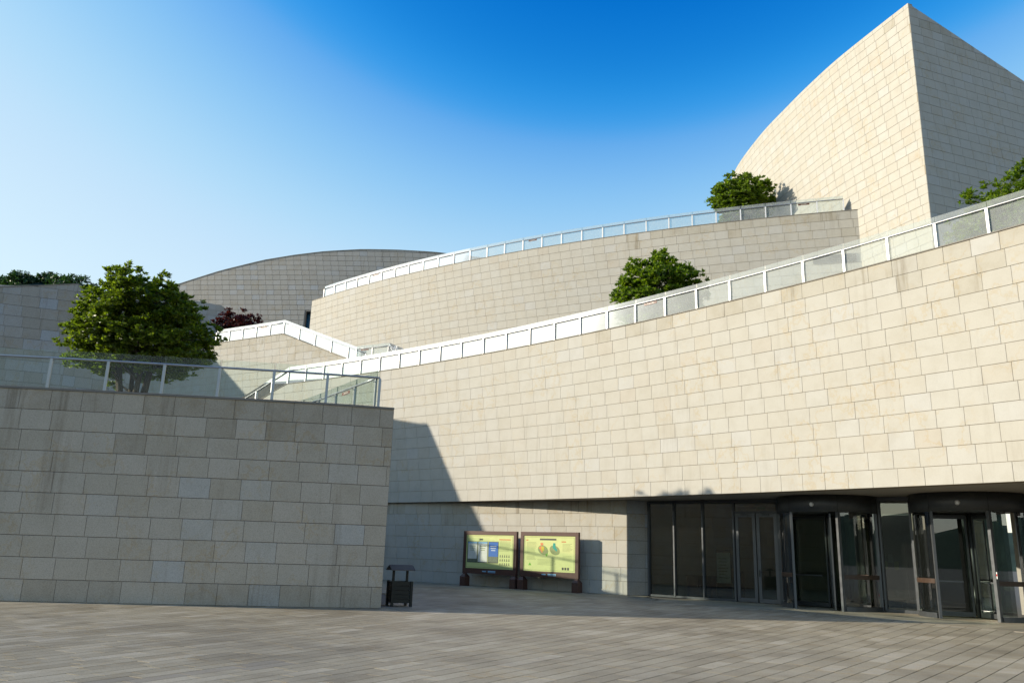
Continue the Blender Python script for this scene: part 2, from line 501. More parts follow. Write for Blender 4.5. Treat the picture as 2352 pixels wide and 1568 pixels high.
def clad(thing, path, z0, top, key='cream', limit=300, phase=0.0, zanchor=None, shift=0.125, thick=0.3, hole=None, vis_z=None, slab_rng=random.Random(3), jitter=True, gap=None):
    """stone cladding on a vertical wall: a backing wall part and one panel object per slab.
    The slabs showing largest in the picture are objects; the rest are one joined part."""
    GAP_ = GAP if gap is None else gap
    tf = top if callable(top) else (lambda u, _t=top: _t)
    ztop = max(tf(path.L * i / 60) for i in range(61))
    mort = M['mortar'] if key == 'cream' else M['mortar_grey']
    topk = key + '_top' if key + '_top' in M else key
    # backing
    mb = MB()
    us = sorted(set([round(path.L * i / 60, 4) for i in range(61)] + [round(x, 4) for x in path.u]))
    F, Bk = [], []
    for u in us:
        p = path.at(u); t, n = path.frame(u)
        f_ = p - n * 0.010
        F.append((f_.x, f_.y, u)); q = p - n * thick; Bk.append((q.x, q.y, u))
    for i in range(len(us) - 1):
        a, b, c, d = F[i], F[i + 1], Bk[i + 1], Bk[i]
        if hole and hole[0] - 0.01 < (us[i] + us[i + 1]) / 2 < hole[1] + 0.01:
            mb.hexa([(a[0], a[1], hole[3]), (b[0], b[1], hole[3]), (c[0], c[1], hole[3]), (d[0], d[1], hole[3])],
                    [(a[0], a[1], tf(a[2]) - .01), (b[0], b[1], tf(b[2]) - .01), (c[0], c[1], tf(c[2]) - .01), (d[0], d[1], tf(d[2]) - .01)])
            continue
        mb.hexa([(a[0], a[1], z0), (b[0], b[1], z0), (c[0], c[1], z0), (d[0], d[1], z0)],
                [(a[0], a[1], tf(a[2]) - .01), (b[0], b[1], tf(b[2]) - .01), (c[0], c[1], tf(c[2]) - .01), (d[0], d[1], tf(d[2]) - .01)])
    mb.build('wall', mort, thing)
    # slabs, courses counted down from the anchor height
    za = ztop if zanchor is None else zanchor
    k0 = int(math.floor((za - ztop) / CH)) - 1
    k1 = int(math.ceil((za - z0) / CH)) + 1
    cells = []
    for k in range(k0, k1):
        zt_, zb = za - k * CH, za - (k + 1) * CH
        zt_, zb = min(zt_, ztop + 1e-6), max(zb, z0)
        if zt_ - zb < 0.03: continue
        off = ((k * shift + phase) % 1.0) * PW
        u = off - PW
        while u < path.L:
            a, b = max(u, 0), min(u + PW, path.L)
            u += PW
            if b - a < 0.06: continue
            x0, x1 = a + GAP_ * .36, b - GAP_ * .36
            y0, y1 = zb + GAP_ / 2, zt_ - GAP_ / 2
            ta, tb = tf(a), tf(b)
            poly = [(x0, y0), (x1, y0), (x1, y1), (x0, y1)]
            cut = False
            if hole and x1 > hole[0] and x0 < hole[1] and y1 > hole[2] and y0 < hole[3]:
                if (x0 + x1) / 2 < hole[0]: poly = [(min(p[0], hole[0]), p[1]) for p in poly]
                elif (x0 + x1) / 2 > hole[1]: poly = [(max(p[0], hole[1]), p[1]) for p in poly]
                else: continue
                cut = True
            if y1 > min(ta, tb) + 1e-4:
                poly = clip_top(poly, ta - 0.004, tb - 0.004, a, b)
                cut = True
                if len(poly) < 3: continue
                if max(p[1] for p in poly) - min(p[1] for p in poly) < 0.04: continue
            rr = slab_rng.random()
            dk = (min(ta, tb) - (zb + zt_) / 2) / CH
            kk = topk if (key == 'granite' and zb < z0 + 0.1 and rr < 0.7) or (dk < 1.0 and rr < 0.85) or (dk < 2.0 and rr < 0.22) or (dk < 3.0 and rr < 0.08) else key
            cells.append((a, b, poly, cut, kk))
    info = []
    for c in cells:
        a, b, poly, cut, kk = c
        um = (a + b) / 2
        A, B_ = path.at(a), path.at(b)
        zc = sum(p[1] for p in poly) / len(poly)
        mid = (A + B_) / 2
        q = project((mid.x, mid.y, zc))
        s = 0
        if q and -20 < q[0] < 2372 and -20 < q[1] < 1588 and (vis_z is None or zc > vis_z):
            t = (B_ - A).normalized()
            facing = abs(Vector((t.y, -t.x)).dot(-mid.normalized()))
            s = facing / (q[2] ** 2) * (max(p[1] for p in poly) - min(p[1] for p in poly)) * (b - a)
        info.append((s, c, A, B_, zc))
    info.sort(key=lambda e: -e[0])
    base = base_of(thing)
    rest = MB()
    for i, (s, (a, b, poly, cut, kk), A, B_, zc) in enumerate(info):
        t = (B_ - A).normalized(); n = Vector((t.y, -t.x))
        mid = (A + B_) / 2; um = (a + b) / 2
        pr = slab_rng.uniform(-0.002, 0.003) if jitter else 0
        if i < limit and s > 0:
            if not cut:
                w, h = poly[1][0] - poly[0][0], poly[2][1] - poly[0][1]
                o = link('panel', UNIT[kk], thing)
                o.scale = (w, 1, h)
                o.rotation_euler = (slab_rng.uniform(-.003, .003), 0, math.atan2(t.y, t.x) + slab_rng.uniform(-.003, .003))
                o.location = Vector((mid.x + n.x * pr, mid.y + n.y * pr, zc)) - base
            else:
                mb = MB()
                fr = [(x - um, -PD, z - zc) for x, z in poly]
                bk = [(x - um, 0.014, z - zc) for x, z in poly]
                mb.hexa(bk, fr)
                o = link('panel', mb.mesh('panel', M[kk]), thing)
                o.rotation_euler = (0, 0, math.atan2(t.y, t.x))
                o.location = Vector((mid.x, mid.y, zc)) - base
        else:
            P = lambda x, y, z: (mid.x + t.x * (x - um) + n.x * y, mid.y + t.y * (x - um) + n.y * y, z)
            k = len(poly); n0 = len(rest.v)
            rest.v += [P(x, -0.014, z) for x, z in poly] + [P(x, PD + pr, z) for x, z in poly]
            rest.f.append([n0 + k + j for j in range(k)])
            for j in range(k):
                rest.f.append([n0 + j, n0 + (j + 1) % k, n0 + k + (j + 1) % k, n0 + k + j])
            rest.s += [False] * (k + 1)
    if rest.f:
        rest.build('panel_field', M[key], thing, 'stuff')

def coping(thing, path, top, h=0.045, out=0.045, inn=0.28, m='coping', u0=0, u1=None):
    tf = top if callable(top) else (lambda u: top)
    u1 = path.L if u1 is None else u1
    mb = MB()
    n = max(2, int((u1 - u0) / 1.0))
    for i in range(n):
        a, b = u0 + (u1 - u0) * i / n, u0 + (u1 - u0) * (i + 1) / n
        pa, pb = path.at(a), path.at(b)
        na, nb = path.frame(a)[1], path.frame(b)[1]
        q = [pa + na * out, pb + nb * out, pb - nb * inn, pa - na * inn]
        zs = [tf(a), tf(b), tf(b), tf(a)]
        mb.hexa([(p.x, p.y, z - 0.004) for p, z in zip(q, zs)], [(p.x, p.y, z + h) for p, z in zip(q, zs)])
    return mb.build('coping', M[m], thing)

def strip(path, z, off, z2=None, u0=0, u1=None, n=24):
    """horizontal sheet from the path to the path shifted by off"""
    mb = MB()
    u1 = path.L if u1 is None else u1
    for i in range(n):
        a, b = path.at(u0 + (u1 - u0) * i / n), path.at(u0 + (u1 - u0) * (i + 1) / n)
        mb.face([(a.x, a.y, z), (b.x, b.y, z), (b.x + off[0], b.y + off[1], z), (a.x + off[0], a.y + off[1], z)])
    return mb

def railing(name, label, pts, group='glass railings on the terrace walls', inset=0.16, spacing=1.5, hrail=0.84, htop=1.07, side=1, plates=(), start_post=True, glass_key='rail_glass', post='steel_white', end_post=True, brackets=False):
    """pts: list of (x, y, z) of the wall top; posts, handrail and panes are parts"""
    P = [Vector(p) for p in pts]
    # shift inwards
    Q = []
    for i, p in enumerate(P):
        d = (P[min(i + 1, len(P) - 1)] - P[max(i - 1, 0)]); d.z = 0; d.normalize()
        Q.append(p - Vector((d.y, -d.x, 0)) * inset * side)
    us = [0.0]
    for a, b in zip(Q, Q[1:]):
        us.append(us[-1] + math.hypot(b.x - a.x, b.y - a.y))
    L = us[-1]
    def at(u):
        u = min(max(u, 0), L)
        for i in range(len(Q) - 1):
            if u <= us[i + 1] + 1e-9:
                return Q[i].lerp(Q[i + 1], (u - us[i]) / max(us[i + 1] - us[i], 1e-9))
        return Q[-1]
    n = max(1, round(L / spacing))
    root = empty(name, at(0), label, 'railing', group)
    base = Vector(at(0))
    U = [L * i / n for i in range(n + 1)]
    pm = None
    for i, u in enumerate(U):
        p = at(u)
        if (i == 0 and not start_post) or (i == n and not end_post): continue
        d = at(u + .05) - at(u - .05); d.z = 0; d.normalize()
        if pm is None:
            mb = MB()
            mb.box((0, 0, hrail / 2 - 0.01), (0.072, 0.05, hrail - 0.02))
            mb.box((0, 0, 0.006), (0.14, 0.11, 0.012))
            mb.box((0, 0.05, hrail - 0.10), (0.03, 0.08, 0.02))
            pm = mb.mesh('post', M[post])
        o = link('post', pm, root)
        o.location = p - base
        o.rotation_euler = (0, 0, math.atan2(d.y, d.x))
    mb = MB()
    hp = []
    for u in [L * i / (n * 2) for i in range(2 * n + 1)]:
        p = at(u)
        hp.append((p.x, p.y, p.z + hrail))
    mb.tube(hp, 0.030, 10)
    mb.build('handrail', M['steel'], root)
    for i in range(n):
        a, b = at(U[i]), at(U[i + 1])
        d = (b - a); dl = d.normalized()
        a2, b2 = a + dl * 0.012, b - dl * 0.012
        nn = Vector((dl.y, -dl.x, 0)).normalized() * side
        mb = MB()
        f = nn * -0.052; g = nn * -0.040
        z0v, z1v = Vector((0, 0, 0.05)), Vector((0, 0, htop))
        mb.hexa([a2 + f + z0v, b2 + f + z0v, b2 + g + z0v, a2 + g + z0v], [a2 + f + z1v, b2 + f + z1v, b2 + g + z1v, a2 + g + z1v])
        pane = mb.build('glass_pane', M[glass_key], root)
        mb = MB()
        f2, g2 = nn * -0.0525, nn * -0.0395
        for q, s_ in ((a2, 1), (b2, -1)):
            e = q + dl * 0.006 * s_
            mb.hexa([q + f2 + z0v, e + f2 + z0v, e + g2 + z0v, q + g2 + z0v], [q + f2 + z1v, e + f2 + z1v, e + g2 + z1v, q + g2 + z1v])
        ed = mb.build('pane_edge', M['glass_edge'], pane)
        ed.location = (0, 0, 0)
        if i in plates:
            c = (a + b) / 2
            ang = math.atan2(dl.y, dl.x)
            mb = MB()
            h = dl * 0.32
            cc = c + nn * -0.036 + Vector((0, 0, hrail - 0.09))
            mb.hexa([cc - h - Vector((0, 0, .05)), cc + h - Vector((0, 0, .05)), cc + h - Vector((0, 0, .05)) + nn * .008, cc - h - Vector((0, 0, .05)) + nn * .008],
                    [cc - h + Vector((0, 0, .05)), cc + h + Vector((0, 0, .05)), cc + h + Vector((0, 0, .05)) + nn * .008, cc - h + Vector((0, 0, .05)) + nn * .008])
            pl = mb.build('name_plate', M['plate'], root)
            mb = MB()
            for k in range(4):
                q = cc + dl * (-0.12 + 0.08 * k) + nn * 0.0105
                mb.hexa([q - dl * .028 - Vector((0, 0, .018)), q + dl * .028 - Vector((0, 0, .018)), q + dl * .028 - Vector((0, 0, .018)) + nn * .002, q - dl * .028 - Vector((0, 0, .018)) + nn * .002],
                        [q - dl * .028 + Vector((0, 0, .018)), q + dl * .028 + Vector((0, 0, .018)), q + dl * .028 + Vector((0, 0, .018)) + nn * .002, q - dl * .028 + Vector((0, 0, .018)) + nn * .002])
            tx = mb.build('plate_lettering', M['plate_text'], pl)
    return root

# ------------------------------------------------------------------ ground and hills
MAIN = [(-24.0, 54.9), (-20.0, 52.0), (-16.6, 49.7), (-13.44, 47.46), (-10.51, 45.46), (-7.66, 43.38), (-4.9, 41.22), (-2.23, 38.98), (0.36, 36.65), (2.85, 34.24), (5.27, 31.75), (7.59, 29.17), (9.83, 26.51), (11.98, 23.77), (14.04, 20.95), (16.02, 18.05), (17.91, 15.06), (20.0, 11.5)]
main_path = Path(smooth(MAIN, 8))
Z_SOF, Z_MAIN = 3.772, 10.784

mb = MB()
mb.face([(-900, -900, -0.03), (900, -900, -0.03), (900, 900, -0.03), (-900, 900, -0.03)])
ground = tag(mb.build('ground', M['joint']), kind='structure')

GREY = [(-30.0, 19.9), (-22.0, 20.55), (-13.0, 21.3), (-8.0, 21.95), (-5.0, 22.42), (-3.3, 22.86)]
grey_path = Path(smooth(GREY, 10))
END = [(-3.40, 22.97), (-6.6, 27.6), (-11.0, 33.9), (-14.5, 38.6)]

plaza = empty('plaza', (0, 12, 0), kind='structure')
PC = Vector((-22.0, -23.0))
DTH = 0.30 / 46.0
slabs = []
mp_u0, mp_u1 = main_path.find_x(-13), main_path.L
def behind_main(x, y, mgn):
    # distance in front of the main wall's drip line (positive = plaza side)
    u = main_path.find_x(x)
    p = main_path.at(u)
    t, n = main_path.frame(u)
    return (Vector((x, y)) - p).dot(n) - mgn
def grey_front(x):
    return grey_path.at(grey_path.find_x(x)).y
rec_d = Vector((14.55, -11.0)).normalized()
rec_n = Vector((rec_d.y, -rec_d.x))
for it in range(int(0.35 / DTH), int(1.45 / DTH)):
    th0, th1 = it * DTH, (it + 1) * DTH
    dark = it in ()
    r = 40.0 + ((it * 0.371) % 1.0) * 0.9 - 12
    rr_ = random.Random(it)
    while r < 88:
        ln = rr_.choice((0.8, 0.9, 0.9, 1.05))
        rm, tm = r + ln / 2, (th0 + th1) / 2
        x, y = PC.x + rm * math.cos(tm), PC.y + rm * math.sin(tm)
        ok = 7.5 < y < 47 and in_frame((x, y, 0), 240)
        if ok and x > 5.6 and behind_main(x, y, 0.28) < 0: ok = False
        if ok and x <= 5.6 and (Vector((x, y)) - Vector((5.05, 34.6))).dot(rec_n) < -0.4: ok = False
        if ok and x < -3.3 and y > grey_front(x) + 0.8 and y < 30: ok = False
        if ok:
            q = project((x, y, 0))
            g = 0.009
            cs = []
            for (ra, ta) in ((r + g, th0 + g / 46), (r + ln - g, th0 + g / 46), (r + ln - g, th1 - g / 46), (r + g, th1 - g / 46)):
                cs.append((PC.x + ra * math.cos(ta), PC.y + ra * math.sin(ta)))
            slabs.append((q[2], (x, y), cs, it))
        r += ln
slabs.sort(key=lambda e: e[0])
rest = MB()
r2 = random.Random(5)
drain_d = Vector((2.59, 3.96)).normalized()
for i, (dd, (x, y), cs, it) in enumerate(slabs):
    lift = r2.uniform(-0.001, 0.001)
    dist = abs((Vector((x, y)) - Vector((-2.3, 13.3))).dot(Vector((drain_d.y, -drain_d.x))))
    key = 'pave_dark' if (dist < 0.2 and r2.random() < 0.85) else 'pave'
    if i < 300:
        mb = MB()
        mb.hexa([(a - x, b - y, -0.028) for a, b in cs], [(a - x, b - y, 0.0) for a, b in cs])
        o = link('paving_slab', mb.mesh('paving_slab', M[key]), plaza)
        o.location = Vector((x, y, lift)) - plaza.location
    else:
        n0 = len(rest.v)
        rest.v += [(a, b, -0.028) for a, b in cs] + [(a, b, lift) for a, b in cs]
        rest.f.append([n0 + 4, n0 + 5, n0 + 6, n0 + 7])
        for j in range(4):
            rest.f.append([n0 + j, n0 + (j + 1) % 4, n0 + 4 + (j + 1) % 4, n0 + 4 + j])
        rest.s += [False] * 5
rest.build('paving_field', M['pave'], plaza, 'stuff')
# apron of larger slabs under the overhang, with a narrow border course
ua, ub = main_path.find_x(5.7), main_path.find_x(17.5)
apron = empty('entrance_apron', (11, 27, 0), kind='structure')
n = int((ub - ua) / 0.62)
for i in range(n):
    a, b = ua + (ub - ua) * i / n, ua + (ub - ua) * (i + 1) / n
    pa, pb = main_path.at(a), main_path.at(b)
    na, nb = main_path.frame(a)[1], main_path.frame(b)[1]
    def quad(o0, o1, e=0.007):
        t = (pb - pa).normalized() * e
        return [pa + na * (o0 - e) + t, pb + nb * (o0 - e) - t, pb + nb * (o1 + e) - t, pa + na * (o1 + e) + t]
    mids = [(0.40, 0.22)] if i % 2 == 0 else [(0.40, 0.22)]
    if i % 2 == 0:
        a2 = min(a + 2 * (ub - ua) / n, ub); p2, n2 = main_path.at(a2), main_path.frame(a2)[1]
        t = (p2 - pa).normalized() * 0.006
        qs = [pa + na * .40 + t, p2 + n2 * .40 - t, p2 + n2 * .23 - t, pa + na * .23 + t]
        c = sum((Vector(v) for v in qs), Vector((0, 0))) / 4
        mb = MB(); mb.hexa([(v.x, v.y, -0.028) for v in reversed(qs)], [(v.x, v.y, 0.003) for v in reversed(qs)])
        mb.build('border_slab', M['pave_dark'], apron, origin=(c.x, c.y, 0))
    o0 = 0.22
    k = 0
    while o0 > -4.6:
        o1 = o0 - (1.2 if (k or i % 2) else 0.7)
        k += 1
        qs = quad(o0, o1)
        c = sum((Vector(v) for v in qs), Vector((0, 0))) / 4
        if in_frame((c.x, c.y, 0), 60):
            mb = MB(); mb.hexa([(v.x, v.y, -0.028) for v in reversed(qs)], [(v.x, v.y, r2.uniform(-.002, .002)) for v in reversed(qs)])
            mb.build('apron_slab', M['pave'], apron, origin=(c.x, c.y, 0))
        o0 = o1

# wooded hill far beyond the left building, and the ridge across the valley behind the viewer
def hill(name, fn, x0, x1, y0, y1, nx, ny):
    mb = MB()
    P = [[(x0 + (x1 - x0) * i / nx, y0 + (y1 - y0) * j / ny) for j in range(ny + 1)] for i in range(nx + 1)]
    mb.v = [(x, y, fn(x, y)) for row in P for x, y in row]
    for i in range(nx):
        for j in range(ny):
            a = i * (ny + 1) + j
            mb.f.append([a, a + ny + 1, a + ny + 2, a + 1]); mb.s.append(True)
    return tag(mb.build(name, M['hillside']), kind='structure')
def hz(x, y):
    d = ((x + 162) / 85) ** 2 + ((y - 270) / 60) ** 2
    return -4 + 88.5 * math.exp(-d * 0.55) + 1.2 * math.sin(x * 0.11) * math.cos(y * 0.07)
hill('hill', hz, -420, 20, 130, 430, 44, 30)
def hz2(x, y):
    r = math.hypot(x, y)
    az = math.atan2(x, y)
    k = math.exp(-((r - 420) / 110) ** 2)
    return -6 + k * (28 + 5 * math.sin(az * 5.0 + 1) + 3 * math.sin(az * 13) + 2.0 * math.sin(az * 31))
mb = MB()
NA, NR = 200, 12
for i in range(NA + 1):
    az = math.radians(-310 + 262 * i / NA)
    for j in range(NR + 1):
        r = 230 + 380 * j / NR
        x, y = r * math.sin(az), r * math.cos(az)
        mb.v.append((x, y, hz2(x, y)))
for i in range(NA):
    for j in range(NR):
        a = i * (NR + 1) + j
        mb.f.append([a, a + 1, a + NR + 2, a + NR + 1]); mb.s.append(True)
tag(mb.build('ridge', M['hillside']), kind='structure')

# ------------------------------------------------------------------ main curved wall with the overhang
u_bend = main_path.find_x(-13.44)
def main_top(u):
    return Z_MAIN if u >= u_bend else Z_MAIN - 0.355 * (u_bend - u)
mw = empty('curved_terrace_wall', (3, 34, 0), 'long curved cream stone wall overhanging the glazed entrance', 'wall')
clad(mw, main_path, Z_SOF, main_top, 'cream', 300, 0.3, zanchor=Z_MAIN)
coping(mw, main_path, main_top, 0.03, 0.04)
mb = strip(main_path, Z_SOF + 0.004, (5.2, 6.2))
mb.build('soffit', M['soffit'], mw)
mb = strip(main_path, Z_MAIN - 0.22, (16, 18), u0=u_bend)
mb.build('terrace_deck', M['deck'], mw)
# lower left part of the same wall reaches the ground
mb = MB()
L0 = Path(MAIN[:5])
for i in range(12):
    a, b = L0.at(L0.L * i / 12), L0.at(L0.L * (i + 1) / 12)
    na = L0.frame(L0.L * i / 12)[1]
    mb.hexa([(a.x, a.y, 0), (b.x, b.y, 0), (b.x - na.x * .3, b.y - na.y * .3, 0), (a.x - na.x * .3, a.y - na.y * .3, 0)],
            [(a.x, a.y, Z_SOF), (b.x, b.y, Z_SOF), (b.x - na.x * .3, b.y - na.y * .3, Z_SOF), (a.x - na.x * .3, a.y - na.y * .3, Z_SOF)])
mb.build('plinth', M['mortar'], mw)
lvl = [(main_path.at(u).x, main_path.at(u).y, Z_MAIN + .03) for u in [u_bend + (main_path.L - u_bend) * i / 60 for i in range(61)]]
railing('glass_railing', 'long glass railing with white posts along the top of the overhanging wall', lvl, plates=(16, 27))
slp = [(main_path.at(u).x, main_path.at(u).y, main_top(u) + .03) for u in [u_bend * i / 12 for i in range(13)]]
railing('stair_railing', 'sloping glass railing dropping left behind the grey terrace railing', slp)

# ------------------------------------------------------------------ recessed wall under the overhang
REC0, REC1 = (-9.6, 45.0), (4.95, 34.0)
D0 = Vector((5.84, 34.2)); DT = Vector((0.774, -0.633)); DN = Vector((-0.633, -0.774))
rw = empty('recessed_wall', (0, 38, 0), 'recessed cream stone wall behind the two notice boards', 'wall')
clad(rw, Path([REC0, REC1]), 0, Z_SOF - 0.005, 'cream', 300, 0.1)
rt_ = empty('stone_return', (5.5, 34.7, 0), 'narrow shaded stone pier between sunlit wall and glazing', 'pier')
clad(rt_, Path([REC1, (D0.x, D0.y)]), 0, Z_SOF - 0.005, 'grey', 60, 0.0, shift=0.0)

# ------------------------------------------------------------------ glazed entrance
def DP(s, off=0.0, z=0.0):
    p = D0 + DT * s + DN * off
    return Vector((p.x, p.y, z))
DA = math.atan2(DT.y, DT.x)
eg = empty('entrance_glazing', DP(2.5), 'dark framed entrance glazing with double door left of revolving doors', 'glazing')
HB = 3.28
def fbar(parent, s, z0, z1, w=0.09, d=0.14, name='mullion', m='anthracite', off=0.0):
    mb = MB(); c = DP(s, off, (z0 + z1) / 2)
    mb.box(c, (w, d, z1 - z0), DA)
    return mb.build(name, M[m], parent)
def hbar(parent, s0, s1, z, h=0.08, d=0.14, name='transom', m='anthracite', off=0.0):
    mb = MB(); c = DP((s0 + s1) / 2, off, z)
    mb.box(c, (s1 - s0, d, h), DA)
    return mb.build(name, M[m], parent)
def pane(parent, s0, s1, z0, z1, name='glass_pane', off=0.0):
    mb = MB(); c = DP((s0 + s1) / 2, off, (z0 + z1) / 2)
    mb.box(c, (s1 - s0, 0.012, z1 - z0), DA)
    return mb.build(name, M['door_glass'], parent)
TOPZ = Z_SOF - 0.02
for s in (0.06, 1.22, 2.47, 3.76):
    fbar(eg, s, 0, TOPZ)
    mb = MB(); mb.box(DP(s, 0.082, 1.7), (0.05, 0.02, 3.3), DA); mb.build('mullion_cover', M['frame_grey'], eg)
hbar(eg, 0.105, 3.715, TOPZ - 0.05, 0.10)
hbar(eg, 3.805, 5.47, TOPZ - 0.05, 0.10)
hbar(eg, 3.805, 5.47, HB, 0.09)
for a, b in ((0.105, 1.175), (1.265, 2.425), (2.515, 3.715)):
    hbar(eg, a, b, 0.04, 0.08)
    pane(eg, a, b, 0.08, TOPZ - 0.10)
pane(eg, 3.805, 5.47, HB + 0.045, TOPZ - 0.10)
fbar(eg, 5.515, 0, TOPZ)
for a, b, hs_ in ((3.82, 4.62, 1), (4.66, 5.45, -1)):
    d = empty('door_leaf', DP((a + b) / 2) - eg.location)
    d.parent = eg
    for s in (a + 0.06, b - 0.06):
        fbar(d, s, 0.02, HB - 0.05, 0.12, 0.06, 'stile', 'frame_grey')
    hbar(d, a + .12, b - .12, 0.09, 0.14, 0.06, 'rail', 'frame_grey')
    hbar(d, a + .12, b - .12, HB - 0.11, 0.12, 0.06, 'rail', 'frame_grey')
    pane(d, a + .12, b - .12, 0.16, HB - 0.17, 'glass_pane')
    sh = b - 0.06 if hs_ == 1 else a + 0.06
    if hs_ == -1:
        mb = MB()
        mb.box(DP(sh, 0.05, 1.06), (0.045, 0.02, 0.24), DA)
        mb.tube([DP(sh, 0.06, 1.10), DP(sh, 0.10, 1.10), DP(sh + 0.13, 0.10, 1.10)], 0.011, 8)
        mb.build('door_handle', M['black'], d)
    mb = MB()
    mb.box(DP((a + b) / 2, 0.06, HB - 0.09), (0.26, 0.06, 0.06), DA)
    mb.bar(DP((a + b) / 2 + .1, 0.06, HB - 0.055), DP((a + b) / 2 - .14, 0.16, HB - 0.055), 0.025, 0.015)
    mb.build('door_closer', M['anthracite'], d)

def drum_pt(cs, co, r, a, z):
    """a measured from the outward direction, positive to the right"""
    return DP(cs + r * math.sin(a), co + r * math.cos(a), z)
def revolving_door(cs, co, label, wing0):
    R = 1.66
    root = empty('revolving_door', DP(cs, co), label, 'revolving door', 'revolving doors of the entrance')
    ZC = 3.2
    # canopy drum
    mb = MB(); nseg = 40
    ring = [drum_pt(cs, co, R + 0.06, -PI + 2 * PI * i / nseg, 0) for i in range(nseg)]
    mb.hexa([(p.x, p.y, ZC) for p in ring], [(p.x, p.y, Z_SOF - 0.012) for p in ring])
    for i in range(len(mb.s)):
        mb.s[i] = i > 1
    mb.build('canopy', M['anthracite'], root)
    for a in (-1.25, -0.50, 0.50, 1.25):
        p = drum_pt(cs, co, R + 0.062, a, (ZC + Z_SOF) / 2)
        mb = MB(); mb.box(p, (0.012, 0.006, Z_SOF - ZC - 0.03), DA - a); mb.build('canopy_joint', M['black'], root)
    mb = MB(); nseg = 40
    # posts at the mouth and at the wall
    for a, w, m_ in ((-0.50, 0.075, 'frame_grey'), (0.50, 0.10, 'frame_grey'), (-1.45, 0.07, 'anthracite'), (1.45, 0.07, 'frame_grey')):
        p = drum_pt(cs, co, R, a, ZC / 2)
        mb = MB(); mb.box(p, (w, 0.11, ZC), DA - a); mb.build('post', M[m_], root)
    # curved glass walls, kicker and head rails
    for sgn in (-1, 1):
        a0, a1 = 0.545, 1.42
        K = 10
        A = [sgn * (a0 + (a1 - a0) * i / K) for i in range(K + 1)]
        for z0, z1, r_, th, nm, mk in ((0.16, ZC - 0.02, R, 0.012, 'curved_glass', 'door_glass'), (0.0, 0.15, R + 0.02, 0.07, 'kicker', 'anthracite'), (1.02, 1.16, R + 0.008, 0.003, 'safety_strip', 'wood')):
            mb = MB()
            for i in range(K):
                q = [drum_pt(cs, co, r_ - th / 2, A[i], z0), drum_pt(cs, co, r_ - th / 2, A[i + 1], z0), drum_pt(cs, co, r_ + th / 2, A[i + 1], z0), drum_pt(cs, co, r_ + th / 2, A[i], z0)]
                mb.hexa(q, [v + Vector((0, 0, z1 - z0)) for v in q])
            mb.build(nm, M[mk], root)
    # turning wings on a central shaft
    mb = MB(); mb.tube([DP(cs, co, 0.02), DP(cs, co, ZC)], 0.06, 12); mb.build('shaft', M['anthracite'], root)
    for k in range(3):
        a = wing0 + k * 2 * PI / 3
        w = empty('wing', (0, 0, 0)); w.parent = root
        e0, e1 = 0.10, R - 0.06
        P = lambda r, z: drum_pt(cs, co, r, a, z)
        mb = MB()
        mb.bar(P(e0, 0.10), P(e1, 0.10), 0.05, 0.14)
        mb.bar(P(e0, ZC - 0.12), P(e1, ZC - 0.12), 0.05, 0.12)
        mb.bar(P(e1 - .03, 0.17), P(e1 - .03, ZC - 0.18), 0.05, 0.06, P(1, 0) - P(0, 0))
        mb.bar(P(e0 + .03, 0.17), P(e0 + .03, ZC - 0.18), 0.05, 0.06, P(1, 0) - P(0, 0))
        mb.build('wing_frame', M['anthracite'], w)
        mb = MB(); mb.bar(P(e0 + .06, (0.17 + ZC - 0.18) / 2), P(e1 - .06, (0.17 + ZC - 0.18) / 2), 0.010, ZC - 0.35)
        mb.build('wing_glass', M['door_glass'], w)
        mb = MB(); mb.bar(P(0.35, 1.08), P(e1 - .12, 1.08), 0.045, 0.05); mb.build('push_bar', M['frame_grey'], w)
    # sensor
    p = drum_pt(cs, co, R + 0.085, 0.02, ZC + 0.24)
    mb = MB()
    for i in range(6):
        pass
    mb.tube([p - DN.to_3d() * 0.05, p + DN.to_3d() * 0.0, p + DN.to_3d() * 0.035], [0.075, 0.075, 0.045], 12)
    mb.build('sensor', M['lens'], root)
    if cs > 10:
        p = drum_pt(cs, co, R + 0.058, 0.50, 1.32)
        mb = MB(); mb.box(p, (0.07, 0.004, 0.20), DA - 0.50); st_ = mb.build('sticker', M['white'], root)
        mb = MB(); mb.box(drum_pt(cs, co, R + 0.0615, 0.50, 1.33), (0.06, 0.003, 0.06), DA - 0.50); mb.build('sticker_mark', M['red'], st_)
    return root
revolving_door(7.38, 0.15, 'left revolving door of the two, beside the double door', 0.35)
revolving_door(11.86, 0.25, 'right revolving door of the two, at the picture edge', 0.95)
# flat glass between and right of the drums
fg = empty('glass_screen', DP(9.55, 0.45), 'tall flat glass panel between the two revolving doors', 'glazing')
for s in (9.13, 10.12):
    fbar(fg, s, 0, TOPZ, 0.09, 0.12, 'mullion', 'anthracite', 0.2)
    mb = MB(); mb.box(DP(s, 0.275, 1.7), (0.05, 0.02, 3.3), DA); mb.build('mullion_cover', M['frame_grey'], fg)
hbar(fg, 9.175, 10.075, TOPZ - 0.06, 0.12, 0.12, 'transom', 'anthracite', 0.2)
hbar(fg, 9.175, 10.075, 0.05, 0.10, 0.12, 'transom', 'anthracite', 0.2)
pane(fg, 9.175, 10.075, 0.10, TOPZ - 0.12, 'glass_pane', 0.2)
fg = empty('glass_screen', DP(14.3, 0.5), 'sliver of flat glass right of the last revolving door', 'glazing')
for s in (13.64, 14.9):
    fbar(fg, s, 0, TOPZ, 0.09, 0.12, 'mullion', 'anthracite', 0.5)
hbar(fg, 13.685, 14.855, TOPZ - 0.06, 0.12, 0.12, 'transom', 'anthracite', 0.5)
hbar(fg, 13.685, 14.855, 0.05, 0.10, 0.12, 'transom', 'anthracite', 0.5)
pane(fg, 13.685, 14.855, 0.10, TOPZ - 0.12, 'glass_pane', 0.5)

